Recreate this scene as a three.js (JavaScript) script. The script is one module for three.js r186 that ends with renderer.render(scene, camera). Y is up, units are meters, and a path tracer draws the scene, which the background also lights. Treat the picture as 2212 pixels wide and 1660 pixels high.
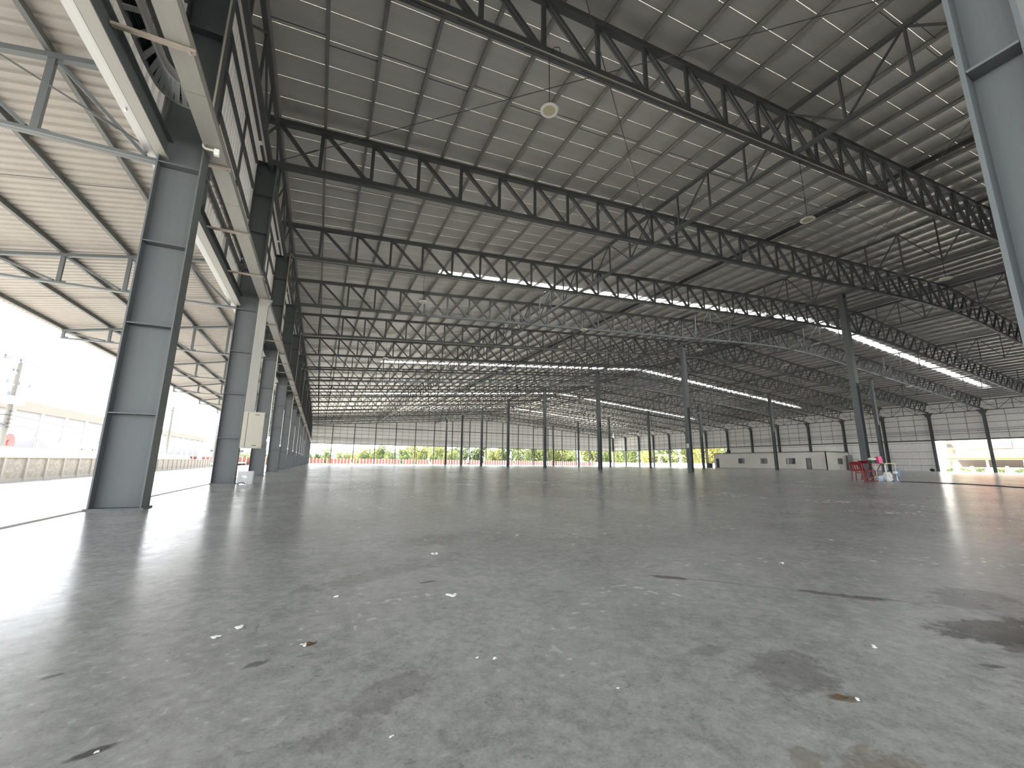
import * as THREE from 'three';
import { mergeGeometries } from 'three/addons/utils/BufferGeometryUtils.js';

// ---------------------------------------------------------------- camera, sky, sun, exposure
// Measurements below are written as [x, y, d]: x to the right across the hall, y up, d metres down the hall (three.js z = -d).
const scene = new THREE.Scene();
const camera = new THREE.PerspectiveCamera(2 * Math.atan(830 / 881.3) * 180 / Math.PI, 2212 / 1660, 0.05, 900);
{
  const yaw = 0.4358, pitch = 0.1916, roll = 0.0108;
  const f = new THREE.Vector3(Math.sin(yaw) * Math.cos(pitch), Math.sin(pitch), -Math.cos(yaw) * Math.cos(pitch));
  const r = new THREE.Vector3(Math.cos(yaw), 0, Math.sin(yaw));
  const u = new THREE.Vector3().crossVectors(r, f);
  const r2 = r.clone().multiplyScalar(Math.cos(roll)).addScaledVector(u, Math.sin(roll));
  const u2 = u.clone().multiplyScalar(Math.cos(roll)).addScaledVector(r, -Math.sin(roll));
  camera.position.set(0, 0.5857, 0);
  camera.quaternion.setFromRotationMatrix(new THREE.Matrix4().makeBasis(r2, u2, f.clone().negate()));
}
const renderer = new THREE.WebGLRenderer({ antialias: true });
renderer.toneMapping = THREE.LinearToneMapping;
renderer.toneMappingExposure = 3.9;
renderer.shadowMap.enabled = true;

{ // hazy tropical daylight: pale blue overhead, nearly white near the horizon, the same all the way round
  const w = 64, h = 128, a = new Float32Array(w * h * 4);
  for (let j = 0; j < h; j++) {
    const el = ((j + 0.5) / h - 0.5) * Math.PI, t = Math.pow(Math.max(0, Math.sin(el)), 0.55);
    const c = [THREE.MathUtils.lerp(1.5, 1.15, t), THREE.MathUtils.lerp(1.54, 1.26, t), THREE.MathUtils.lerp(1.55, 1.42, t)];
    for (let i = 0; i < w; i++) { const k = (j * w + i) * 4; a[k] = c[0]; a[k + 1] = c[1]; a[k + 2] = c[2]; a[k + 3] = 1; }
  }
  const t = new THREE.DataTexture(a, w, h, THREE.RGBAFormat, THREE.FloatType);
  t.mapping = THREE.EquirectangularReflectionMapping; t.magFilter = THREE.LinearFilter; t.needsUpdate = true;
  scene.background = t; scene.environment = t;
}
const sun = new THREE.DirectionalLight(new THREE.Color(1, 0.95, 0.86), 20);
sun.position.set(-62, 100, -46 - 55); sun.target.position.set(0, 0, -55);
sun.castShadow = true; sun.shadow.mapSize.set(4096, 4096); sun.shadow.radius = 1;
Object.assign(sun.shadow.camera, { left: -140, right: 140, top: 140, bottom: -140, near: 1, far: 320 });
scene.add(sun, sun.target);

// ---------------------------------------------------------------- helpers
let seed = 7; const rnd = () => { seed = (seed * 1664525 + 1013904223) >>> 0; return seed / 4294967296; };
const rr = (a, b) => a + (b - a) * rnd();
const V = (p) => new THREE.Vector3(p[0], p[1], -p[2]);
const used = {};
const numbered = (n) => { used[n] = (used[n] ?? -1) + 1; return used[n] ? n + '_' + String(used[n]).padStart(3, '0') : n; };
const ORD = ['zeroth', 'first', 'second', 'third', 'fourth', 'fifth', 'sixth', 'seventh', 'eighth', 'ninth', 'tenth', 'eleventh', 'twelfth', 'thirteenth', 'fourteenth', 'fifteenth', 'sixteenth', 'seventeenth', 'eighteenth', 'nineteenth', 'twentieth',
  'twenty-first', 'twenty-second', 'twenty-third', 'twenty-fourth', 'twenty-fifth', 'twenty-sixth', 'twenty-seventh', 'twenty-eighth', 'twenty-ninth', 'thirtieth', 'thirty-first', 'thirty-second', 'thirty-third', 'thirty-fourth', 'thirty-fifth', 'thirty-sixth'];
{ const tens = ['', '', '', 'thirty', 'forty', 'fifty']; for (let i = 37; i < 60; i++) ORD[i] = i % 10 ? tens[Math.floor(i / 10)] + '-' + ORD[i % 10] : tens[Math.floor(i / 10)].replace('y', 'ieth'); }
const UNIT = new THREE.BoxGeometry(1, 1, 1), CYL = new THREE.CylinderGeometry(1, 1, 1, 10), CYL24 = new THREE.CylinderGeometry(1, 1, 1, 28);
function shade(m) { m.castShadow = m.receiveShadow = true; return m; }
function thing(name, label, category, at = [0, 0, 0], group) {
  const o = new THREE.Group(); o.name = numbered(name); o.position.copy(V(at)); scene.add(o);
  o.userData = { label, category }; if (group) o.userData.group = group; return o;
}
function setting(name, label, at = [0, 0, 0]) {
  const o = new THREE.Group(); o.name = name; o.position.copy(V(at)); scene.add(o);
  o.userData = { label, category: name.split('_')[0], kind: 'structure' }; return o;
}
const own = (parent) => { let o = parent, v = new THREE.Vector3(); while (o && o !== scene) { v.add(o.position); o = o.parent; } return v; };  // groups are only moved, never turned
function put(name, geo, mat, parent) { const m = shade(new THREE.Mesh(geo, mat)); m.name = parent === scene ? numbered(name) : name; parent.add(m); return m; }
function frame(m, a, b, w, h, up) {
  const d = b.clone().sub(a), L = d.length(); d.normalize();
  let y = up ?? new THREE.Vector3(0, 1, 0); if (Math.abs(d.dot(y)) > 0.98) y = new THREE.Vector3(1, 0, 0);
  const x = new THREE.Vector3().crossVectors(y, d).normalize(); y = new THREE.Vector3().crossVectors(d, x);
  return m.makeBasis(x.multiplyScalar(w), y.multiplyScalar(h), d.multiplyScalar(L)).setPosition(a.clone().add(b).multiplyScalar(0.5));
}
const M4 = new THREE.Matrix4();
function bar(name, a, b, w, h, mat, parent, geo = UNIT) {        // a straight member from a to b
  const m = put(name, geo, mat, parent), o = own(parent);
  frame(M4, V(a).sub(o), V(b).sub(o), w, h).decompose(m.position, m.quaternion, m.scale); return m;
}
function box(name, c, s, mat, parent, geo = UNIT) {              // centre and size
  const m = put(name, geo, mat, parent); m.position.copy(V(c)).sub(own(parent)); m.scale.set(...s); return m;
}
function rod(name, a, b, r, mat, parent) {
  const m = put(name, CYL, mat, parent), o = own(parent), p = V(a).sub(o), q = V(b).sub(o), d = q.clone().sub(p);
  m.position.copy(p).add(q).multiplyScalar(0.5); m.scale.set(r, d.length(), r); m.quaternion.setFromUnitVectors(new THREE.Vector3(0, 1, 0), d.normalize()); return m;
}
const gbar = (a, b, w, h) => UNIT.clone().applyMatrix4(frame(new THREE.Matrix4(), V(a), V(b), w, h));
const gbox = (c, s) => UNIT.clone().scale(...s).translate(c[0], c[1], -c[2]);
const grod = (a, b, r, n = 8) => { const p = V(a), q = V(b), d = q.clone().sub(p), g = new THREE.CylinderGeometry(r, r, d.length(), n);
  g.applyQuaternion(new THREE.Quaternion().setFromUnitVectors(new THREE.Vector3(0, 1, 0), d.normalize())); return g.translate((p.x + q.x) / 2, (p.y + q.y) / 2, (p.z + q.z) / 2); };
const gtube = (pts, r, n = 24, k = 8) => new THREE.TubeGeometry(new THREE.CatmullRomCurve3(pts.map(V)), n, r, k, false);
function joined(name, geos, mat, parent) { const g = mergeGeometries(geos), o = own(parent); g.translate(-o.x, -o.y, -o.z); return put(name, g, mat, parent); }
function extrude(pts, depth, bevel = 0, holes = []) {
  const s = new THREE.Shape(pts.map((p) => new THREE.Vector2(...p)));
  for (const h of holes) s.holes.push(new THREE.Path(h.map((p) => new THREE.Vector2(...p))));
  return new THREE.ExtrudeGeometry(s, { depth, bevelEnabled: bevel > 0, bevelSize: bevel, bevelThickness: bevel, bevelSegments: 2, curveSegments: 12 });
}
// ribbed metal sheet: ribs stand along v, repeat along u; both given in metres; v ends may vary with u
function ribbed(len, pitch, depth, v0, v1) {
  const n = Math.round(len / pitch), us = [], os = [];
  for (let i = 0; i < n; i++) for (const [f, o] of [[0, 0], [0.5, 0], [0.62, depth], [0.88, depth]]) { us.push((i + f) * len / n); os.push(o); }
  us.push(len); os.push(0);
  const pos = [], uv = [], idx = [];
  us.forEach((u, i) => { const a = typeof v0 === 'function' ? v0(u) : v0, b = typeof v1 === 'function' ? v1(u) : v1; pos.push(u, a, os[i], u, b, os[i]); uv.push(u, a, u, b); });
  for (let i = 0; i + 1 < us.length; i++) idx.push(2 * i, 2 * i + 2, 2 * i + 1, 2 * i + 1, 2 * i + 2, 2 * i + 3);
  let g = new THREE.BufferGeometry(); g.setAttribute('position', new THREE.Float32BufferAttribute(pos, 3)); g.setAttribute('uv', new THREE.Float32BufferAttribute(uv, 2)); g.setIndex(idx);
  g = g.toNonIndexed(); g.computeVertexNormals(); return g;
}

// ---------------------------------------------------------------- textures (grain, stains, wear)
const HASH = new Float32Array(65536); { let s = 12345; for (let i = 0; i < 65536; i++) { s = (s * 1664525 + 1013904223) >>> 0; HASH[i] = s / 4294967296; } }
const hash2 = (x, y) => HASH[(x * 7919 + y * 30011 + ((x * y) & 1023) * 131) & 65535];
function noise(x, y, n) {                                         // value noise, repeating every n cells
  const xi = Math.floor(x), yi = Math.floor(y), fx = x - xi, fy = y - yi, sx = fx * fx * (3 - 2 * fx), sy = fy * fy * (3 - 2 * fy);
  const x0 = ((xi % n) + n) % n, x1 = (x0 + 1) % n, y0 = ((yi % n) + n) % n, y1 = (y0 + 1) % n;
  const a = hash2(x0, y0), b = hash2(x1, y0), c = hash2(x0, y1), d = hash2(x1, y1);
  return a + (b - a) * sx + (c - a) * sy + (a - b - c + d) * sx * sy;
}
const lerp = THREE.MathUtils.lerp, clamp = THREE.MathUtils.clamp, smooth = THREE.MathUtils.smoothstep;
const toByte = (x) => clamp(Math.round((x <= 0.0031308 ? 12.92 * x : 1.055 * Math.pow(x, 1 / 2.4) - 0.055) * 255), 0, 255);
function texture(w, h, fn, srgb = true, wrap = true) {            // fn(u, v) -> linear colour
  const a = new Uint8Array(w * h * 4), c = [0, 0, 0];
  for (let j = 0; j < h; j++) for (let i = 0; i < w; i++) {
    fn((i + 0.5) / w, (j + 0.5) / h, c); const k = (j * w + i) * 4;
    for (let q = 0; q < 3; q++) a[k + q] = srgb ? toByte(c[q]) : clamp(Math.round(c[q] * 255), 0, 255); a[k + 3] = 255;
  }
  const t = new THREE.DataTexture(a, w, h); if (srgb) t.colorSpace = THREE.SRGBColorSpace;
  t.magFilter = THREE.LinearFilter; t.minFilter = THREE.LinearMipmapLinearFilter; t.generateMipmaps = true;
  if (wrap) t.wrapS = t.wrapT = THREE.RepeatWrapping; t.needsUpdate = true; return t;
}
function mottled(rgb, amount, size = 256, cells = 8) {            // paint with faint patches and grain
  return texture(size, size, (u, v, c) => {
    const n = 1 + amount * (0.5 * (noise(u * cells, v * cells, cells) - 0.5) + 0.3 * (noise(u * cells * 4, v * cells * 4, cells * 4) - 0.5) + 0.35 * (noise(u * cells * 16, v * cells * 16, cells * 16) - 0.5)) * 2;
    c[0] = rgb[0] * n; c[1] = rgb[1] * n; c[2] = rgb[2] * n;
  });
}
const std = (o) => new THREE.MeshStandardMaterial(o);
const paint = (rgb, rough, amount = 0, metal = 0) => std(amount ? { map: mottled(rgb, amount), roughness: rough, metalness: metal } : { color: new THREE.Color().setRGB(...rgb), roughness: rough, metalness: metal });
const MAT = {
  column: paint([0.088, 0.099, 0.104], 0.5, 0.08), truss: paint([0.1, 0.107, 0.107], 0.55, 0.14), purlin: paint([0.3, 0.297, 0.282], 0.55, 0.12),
  sheet: std({ map: mottled([0.72, 0.7, 0.66], 0.08, 256, 4), roughness: 0.42, metalness: 0.6 }), seam: paint([0.74, 0.725, 0.69], 0.5, 0, 0.5),
  wallLit: new THREE.MeshPhysicalMaterial({ map: mottled([0.72, 0.71, 0.69], 0.08, 256, 4), roughness: 0.8, transmission: 0.014, thickness: 0, side: THREE.DoubleSide }),
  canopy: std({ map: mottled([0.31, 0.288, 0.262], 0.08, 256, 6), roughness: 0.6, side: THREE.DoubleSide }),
  skylight: new THREE.MeshPhysicalMaterial({ color: new THREE.Color().setRGB(0.95, 0.97, 1), transmission: 0.85, roughness: 1, thickness: 0 }),
  wireway: paint([0.26, 0.256, 0.238], 0.5, 0.07), strut: paint([0.3, 0.26, 0.22], 0.6, 0.3), conduit: paint([0.5, 0.48, 0.4], 0.45),
  beige: paint([0.38, 0.362, 0.305], 0.55, 0.05), galv: paint([0.36, 0.37, 0.37], 0.4, 0.12, 0.4), black: paint([0.015, 0.016, 0.018], 0.45), rubber: paint([0.02, 0.02, 0.02], 0.8),
  white: paint([0.78, 0.78, 0.76], 0.6, 0.04), offwhite: paint([0.8, 0.775, 0.72], 0.75, 0.05), glass: new THREE.MeshPhysicalMaterial({ color: 0xffffff, transmission: 1, roughness: 0.03, thickness: 0 }),
  lampRing: paint([0.74, 0.73, 0.68], 0.4), lampLens: paint([0.5, 0.46, 0.32], 0.35), red: paint([0.2, 0.012, 0.016], 0.4), redBright: paint([0.42, 0.07, 0.07], 0.45),
  steelDark: paint([0.05, 0.053, 0.055], 0.5),
};

// ---------------------------------------------------------------- the hall: 90 m wide, 18 bays of 6 m
const XL = -2.1, XR = 87.5, RIDGE = 42.7, BAYS = 18, ZF = (k) => 0.55 + 6 * k;
const roofY = (x) => 10.85 + 0.083 * (x <= RIDGE ? x + 2.3 : 87.7 - x);           // underside of the roof sheets
const botY = (x) => { const m = x <= RIDGE ? x : 2 * RIDGE - x, y = 9.12 + 0.0772 * (m + 2.3), q = 42.7 - m; return q < 7 ? y - 0.0772 * (7 - q) ** 2 / 14 : y; };
const topY = (x) => roofY(x) - 0.155 - 0.13;                                       // middle of the top chord

// floor: power-trowelled concrete slab, one dock height above the yard
const FP = 16;                                                     // the floor's pattern repeats every 16 m
function slabTone(x, d) {
  const u = x / FP, v = d / FP;
  const big = noise(u * 11, v * 11, 11), mid = noise(u * 29 + 0.3, v * 29, 29), m2 = noise(u * 83, v * 83 + 0.6, 83), small = noise(u * 211, v * 211, 211);
  return 0.5 + 0.26 * (big - 0.5) + 0.2 * (mid - 0.5) + 0.14 * (m2 - 0.5) + 0.18 * (small - 0.5);
}
const tint = (t, c, g = 0) => { const a = lerp(0.17, 0.43, clamp(t, 0, 1)); c[0] = a * (0.995 + 0.014 * g); c[1] = a * 1.005; c[2] = a * (0.975 - 0.014 * g); };
const slabGrain = (x, d) => noise(x / FP * 640, d / FP * 640, 640);
const scratches = [];                                              // pale drag marks: x, d, turn, length, bend, strength
for (let i = 0; i < 90; i++) scratches.push([rr(0, FP), rr(0, FP), rr(0, 6.283), rr(0.25, 1.6), rr(-1.1, 1.1), rr(0.1, 0.34)]);
function strokes(list, size, span, x0, d0, wrap, width) {
  const a = new Float32Array(size * size), px = size / span;
  for (const [x, d, turn, len, bend, s] of list) {
    let cx = x, cd = d, t = turn; const n = Math.ceil(len * px);
    for (let i = 0; i < n; i++) {
      cx += Math.cos(t) / px; cd += Math.sin(t) / px; t += bend / n;
      const fade = s * Math.sin(Math.PI * (i + 0.5) / n) * (0.4 + 0.9 * noise(i * 0.035 + x * 991, d * 77, 65536));
      for (let p = 0; p < width; p++) for (let q = 0; q < width; q++) {
        let ix = Math.floor((cx - x0) * px) + p, iy = Math.floor((cd - d0) * px) + q;
        if (wrap) { ix = ((ix % size) + size) % size; iy = ((iy % size) + size) % size; } else if (ix < 0 || iy < 0 || ix >= size || iy >= size) continue;
        const k = iy * size + ix; a[k] = Math.max(a[k], fade);
      }
    }
  }
  return a;
}
function floorMaps(size, x0, d0, span, fine, stains, wrap) {
  const marks = strokes(scratches.concat(fine ? fineMarks : []), size, span, x0, d0, wrap, fine ? 3 : 2);
  const grain = fine ? (x, d) => 0.4 * noise(x * 120 + 900, d * 120 + 900, 8192) + 0.6 * noise(x * 300 + 900, d * 300 + 900, 8192) : (x, d) => noise(x / FP * 1460, d / FP * 1460, 1460);
  const col = texture(size, size, (u, v, c) => {
    const x = x0 + u * span, d = d0 + v * span, g = slabGrain(x, d); let t = slabTone(x, d) + 0.3 * (g - 0.5) + (fine ? 0.5 : 0.3) * (grain(x, d) - 0.5); const pit = noise(x / FP * 1290, d / FP * 1290, 1290);
    if (pit < 0.12) t -= 0.35 * (0.12 - pit) / 0.12;                    // dark trowel pits
    const k = Math.floor(v * size) * size + Math.floor(u * size); t += marks[k] * 0.4;
    tint(t, c, (noise(x * 0.9 + 40, d * 0.9 + 40, 4096) - 0.4) * 1.6); if (stains) stains(x, d, c);
  }, true, wrap);
  const half = size / 2;
  const rough = texture(half, half, (u, v, c) => {
    const x = x0 + u * span, d = d0 + v * span;
    const r = 0.24 + 0.04 * (noise(x / FP * 13 + 3, d / FP * 13, 13) - 0.5) * noise(x / FP * 41, d / FP * 41, 41) + 0.1 * (slabTone(x + 5, d + 3) - 0.5) + 0.06 * (slabGrain(x, d) - 0.5); c[0] = c[1] = c[2] = clamp(r, 0.1, 0.5);
  }, false, wrap);
  const bump = texture(half, half, (u, v, c) => {
    const x = x0 + u * span, d = d0 + v * span; c[0] = c[1] = c[2] = 0.4 * noise(x / FP * 37, d / FP * 37, 37) + 0.35 * noise(x / FP * 110, d / FP * 110, 110) + 0.25 * noise(x / FP * 330, d / FP * 330, 330);
  }, false, wrap);
  return { map: col, roughnessMap: rough, roughness: 1, metalness: 0, bumpMap: bump, bumpScale: 0.0012 };
}
const PX = -1.2, PD = 0.1, PS = 4.2;                               // the near patch, drawn at finer grain
const fineMarks = []; for (let i = 0; i < 60; i++) fineMarks.push([rr(PX, PX + PS), rr(PD, PD + PS), rr(0, 6.283), rr(0.04, 0.3), rr(-0.6, 0.6), rr(0.1, 0.3)]);
const blot = (x, d, cx, cd, rx, rd, turn) => { const a = x - cx, b = d - cd, p = (a * Math.cos(turn) + b * Math.sin(turn)) / rx, q = (-a * Math.sin(turn) + b * Math.cos(turn)) / rd; return 1 - Math.sqrt(p * p + q * q); };
function stainsAt(x, d, c) {
  const n = noise(x * 9 + 77, d * 9 + 31, 4096), n2 = noise(x * 34 + 77, d * 34 + 31, 4096), n3 = noise(x * 130 + 7, d * 130 + 3, 4096);
  const dab = (cx, cd, rx, rd, turn, rgb, k, rag = 1) => { const e = blot(x, d, cx, cd, rx, rd, turn) + rag * (0.75 * (n - 0.5) + 0.6 * (n2 - 0.5) + 0.3 * (n3 - 0.5)); if (e > 0) { const a = k * Math.min(1, e * 3.2); for (let q = 0; q < 3; q++) c[q] = lerp(c[q], rgb[q], a); } };
  const BR = [0.055, 0.036, 0.03], OIL = [0.045, 0.042, 0.038], TAN = [0.16, 0.125, 0.075];
  dab(2.35, 0.74, 0.3, 0.13, -0.2, OIL, 0.75); dab(2.2, 0.63, 0.16, 0.08, 0.4, OIL, 0.55); dab(2.75, 0.95, 0.35, 0.14, 0, OIL, 0.5);
  dab(1.74, 1.745, 0.1, 0.032, -0.75, BR, 0.85, 0.45); dab(1.9, 1.6, 0.15, 0.008, -0.82, BR, 0.7, 0.25); dab(2.03, 1.44, 0.13, 0.006, -0.95, BR, 0.5, 0.25);
  dab(2.25, 1.2, 0.16, 0.035, -0.9, BR, 0.6, 0.6); dab(2.36, 1.1, 0.12, 0.02, -0.8, BR, 0.6, 0.5);
  dab(1.05, 0.52, 0.1, 0.07, 0.3, TAN, 0.5); dab(0.96, 0.62, 0.06, 0.04, 0.3, TAN, 0.4); dab(1.3, 0.86, 0.14, 0.1, 0.6, OIL, 0.35); dab(1.2, 1.05, 0.1, 0.05, 0.2, OIL, 0.3);
  dab(0.2, 1.2, 0.16, 0.08, 0.5, BR, 0.28); dab(0.1, 1.08, 0.1, 0.06, 0.2, BR, 0.22); dab(0.42, 2.45, 0.5, 0.12, 0.5, OIL, 0.28); dab(0.9, 3.3, 0.5, 0.2, 0.3, OIL, 0.22);
  dab(-0.36, 1.225, 0.05, 0.018, 0.4, OIL, 0.85, 0.5); dab(-0.6, 1.66, 0.03, 0.015, 0.5, OIL, 0.7, 0.5); dab(0.03, 1.6, 0.03, 0.012, 0.2, TAN, 0.8, 0.4);
  dab(-0.1, 1.52, 0.05, 0.025, 0.4, OIL, 0.6, 0.9); dab(0.55, 2.15, 0.06, 0.02, 0.2, OIL, 0.7, 0.7); dab(1.28, 0.71, 0.045, 0.02, -0.6, TAN, 0.75, 0.5); dab(1.9, 0.62, 0.04, 0.015, -0.5, OIL, 0.6, 0.5);
  const spot = noise(x * 21 + 11, d * 21 + 5, 4096); if (spot > 0.93 && n3 > 0.35) { const a = (spot - 0.93) * 6; for (let q = 0; q < 3; q++) c[q] *= 1 - a * 0.8; }
}
const floor = setting('floor', 'smooth grey concrete floor slab of the warehouse, stained and glossy');
{
  const rect = (x0, x1, d0, d1) => [[x0, -d0], [x1, -d0], [x1, -d1], [x0, -d1]];
  const flat = (pts, hole) => { const s = new THREE.Shape(pts.map((p) => new THREE.Vector2(...p))); if (hole) s.holes.push(new THREE.Path(hole.map((p) => new THREE.Vector2(...p)))); const g = new THREE.ShapeGeometry(s); g.rotateX(-Math.PI / 2);
    const P = g.attributes.position, U = g.attributes.uv; for (let i = 0; i < P.count; i++) { const x = P.getX(i), z = P.getZ(i); P.setXYZ(i, x, 0, z); U.setXY(i, x / FP, -z / FP); } return g; };
  // ShapeGeometry lies in x/y; after the turn shape y becomes -z, so shape y = d
  const R = (x0, x1, d0, d1) => [[x0, d0], [x1, d0], [x1, d1], [x0, d1]];
  const tile = floorMaps(2048, 0, 0, FP, false, null, true);
  put('floor_slab', flat(R(-2.32, 88, -7, 110.4), R(PX, PX + PS, PD, PD + PS)), new THREE.MeshPhysicalMaterial({ ...tile, specularIntensity: 0.7 }), floor);
  const g = flat(R(PX, PX + PS, PD, PD + PS)), P = g.attributes.position, U = g.attributes.uv;
  for (let i = 0; i < P.count; i++) U.setXY(i, (P.getX(i) - PX) / PS, (-P.getZ(i) - PD) / PS);
  put('stained_area', g, new THREE.MeshPhysicalMaterial({ ...floorMaps(2048, PX, PD, PS, true, stainsAt, false), specularIntensity: 0.7 }), floor);
  const edge = paint([0.24, 0.235, 0.22], 0.85, 0.3);
  box('slab_edge', [-2.37, -0.552, 51.7], [0.1, 1.1, 117.4], edge, floor); box('slab_edge', [88.05, -0.56, 51.7], [0.1, 1.1, 117.4], edge, floor);
  box('slab_edge', [42.8, -0.56, 110.45], [90.7, 1.1, 0.1], edge, floor); box('slab_body', [42.8, -0.6, 51.7], [90.2, 1.0, 117.2], edge, floor);
}

// roof: sheets between the purlins, four translucent strips
const ceiling = setting('ceiling', 'low-pitched roof of grey foil-faced sheets on long steel purlins');
const SW = 0.75, S0 = -0.125, SKY = { 29: 1, 61: 2, 93: 3, 125: 4 };
const lights = {}; for (const k of [1, 2, 3, 4]) lights[k] = setting('window_' + k, ORD[k] + ' translucent skylight strip from the camera, running across the roof');
{
  const slope = Math.atan(0.083), geoCache = {};
  const sheetGeo = (L, w, t) => geoCache[[L, w, t]] ??= new THREE.BoxGeometry(L, t, w);
  const lay = (name, x0, x1, d, w, mat, parent, t = 0.03, drop = 0) => {
    const L = (x1 - x0) / Math.cos(slope), m = put(name, sheetGeo(+L.toFixed(3), w, t), mat, parent), xm = (x0 + x1) / 2, o = own(parent);
    m.position.set(xm, roofY(xm) + t / 2 + drop, -d).sub(o); m.rotation.z = xm < RIDGE ? slope : -slope; return m;
  };
  for (let k = 0; k < 146; k++) {
    const d = S0 + SW * (k + 0.5);
    for (const side of [0, 1]) {
      const eave = side ? 88.2 : -2.8, cut = side ? 81 : 5.4, s = SKY[k];
      const a = side ? RIDGE : eave, b = side ? eave : RIDGE;
      if (s) {
        lay('roof_sheet', Math.min(eave, cut), Math.max(eave, cut), d, SW - 0.006, MAT.sheet, ceiling);
        for (let i = 0; i < 6; i++) { const e0 = lerp(Math.min(cut, RIDGE), Math.max(cut, RIDGE), i / 6), e1 = lerp(Math.min(cut, RIDGE), Math.max(cut, RIDGE), (i + 1) / 6); lay('skylight_panel', e0, e1, d, SW - 0.004, MAT.skylight, lights[s], 0.004); }
      } else {
        const sh = lay('roof_sheet', a, b, d, SW - 0.006, MAT.sheet, ceiling);
        const L = (b - a) / Math.cos(slope), tape = put('seam_tape', sheetGeo(+L.toFixed(3), 0.016, 0.006), MAT.seam, sh); tape.position.set(0, -0.018, SW / 2 - 0.01);
      }
    }
  }
  box('ridge_cap', [RIDGE, roofY(RIDGE) + 0.05, 54.55], [0.6, 0.04, 109.4], MAT.sheet, ceiling);
  // lipped channel purlins, 1.25 m apart
  const C = [[-0.04, 0], [0.04, 0], [0.04, 0.15], [-0.04, 0.15], [-0.04, 0.13], [-0.034, 0.13], [-0.034, 0.144], [0.034, 0.144], [0.034, 0.006], [-0.034, 0.006], [-0.034, 0.02], [-0.04, 0.02]];
  const pg = extrude(C, 109.2); pg.translate(0, -0.153, -109.15);
  const pr = pg.clone().rotateY(Math.PI).translate(0, 0, -109.1);
  for (let i = 0; i < 36; i++) for (const side of [0, 1]) {
    const x = side ? 87.37 - 1.25 * i : -1.97 + 1.25 * i; if (Math.abs(x - RIDGE) < 0.15) continue;
    const m = put('purlin', side ? pr : pg, MAT.purlin, ceiling); m.position.set(x, roofY(x), 0);
  }
  for (const x of [RIDGE - 0.22, RIDGE + 0.22]) { const m = put('purlin', pg, MAT.purlin, ceiling); m.position.set(x, roofY(x), 0); }
  box('splice_channel', [21.16, roofY(21.16) - 0.085, 54.6], [0.11, 0.16, 109.1], MAT.steelDark, ceiling);
  // sag rods halfway along every bay, one zigzag line of thin rods per bay
  for (let b = 0; b < BAYS; b++) { const g = [], dm = ZF(b) + 3;
    for (let i = 0; i < 71; i++) { const x = -1.97 + 1.25 * i, z = dm + (i % 2 ? 0.12 : -0.12); g.push(gbar([x, roofY(x) - 0.1, z], [x + 1.25, roofY(x + 1.25) - 0.1, z], 0.014, 0.014)); }
    joined('sag_rods', g, MAT.truss, ceiling); }
}

// walls: ribbed sheet above the 4.8 m header, girts and thin uprights inside
const GIRT = [5.67, 6.03, 6.28, 7.2, 8.15];
function wallAlong(name, label, x, out, extra) {                    // the two long walls
  const w = setting(name, label, [x, 0, 0]); const s = out, g = ribbed(6, 0.2, 0.028, 4.86, s > 0 ? 8.98 : roofY(x) + 0.1), g2 = ribbed(6, 0.2, 0.028, 8.98, roofY(x) + 0.1);
  for (let b = 0; b < BAYS; b++) {
    const m = put('wall_sheet', g, MAT.wallLit, w); if (s > 0) { const q = put('upper_wall_sheet', g2, MAT.wallLit, w); q.rotation.y = Math.PI / 2; q.position.set(0.12, 0, -ZF(b)); } m.rotation.y = Math.PI / 2; m.position.set(s * 0.12, 0, -ZF(b)); if (s < 0) m.position.x -= 0.03;
    for (const t of [2, 4]) box('upright', [x + s * 0.05, 6.9, ZF(b) + t], [0.05, 4.1, 0.035], MAT.truss, w);
    for (const y of [...GIRT, 8.95, 9.7]) box('girt', [x + s * 0.06, y, ZF(b) + 3], [0.07, 0.06, 5.74], MAT.truss, w);
  }
  return w;
}
const wallLeft = wallAlong('wall_left', 'ribbed metal cladding high along the open left side', -2.28, -1);
const wallRight = wallAlong('wall_right', 'grey ribbed metal wall along the right side of the hall', 87.6, 1);
box('header_beam', [87.5, 4.78, 54.5], [0.2, 0.2, 108], MAT.truss, wallRight);
for (const [b0, b1] of [[5, 11]]) {                                  // the right wall reaches the floor between these bays
  const lower = new THREE.MeshPhysicalMaterial({ map: mottled([0.72, 0.71, 0.68], 0.1, 256, 4), roughness: 0.9, transmission: 0.035, thickness: 0, side: THREE.DoubleSide }); const g = ribbed(6, 0.25, 0.05, -0.1, 4.75);
  for (let b = b0; b < b1; b++) { const m = put('lower_wall_sheet', g, lower, wallRight); m.rotation.y = Math.PI / 2; m.position.set(0.12, 0, -ZF(b)); for (const y of [0.9, 1.95, 3.05, 4.4]) box('girt', [87.66, y, ZF(b) + 3], [0.06, 0.05, 5.74], MAT.truss, wallRight); }
}
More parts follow.
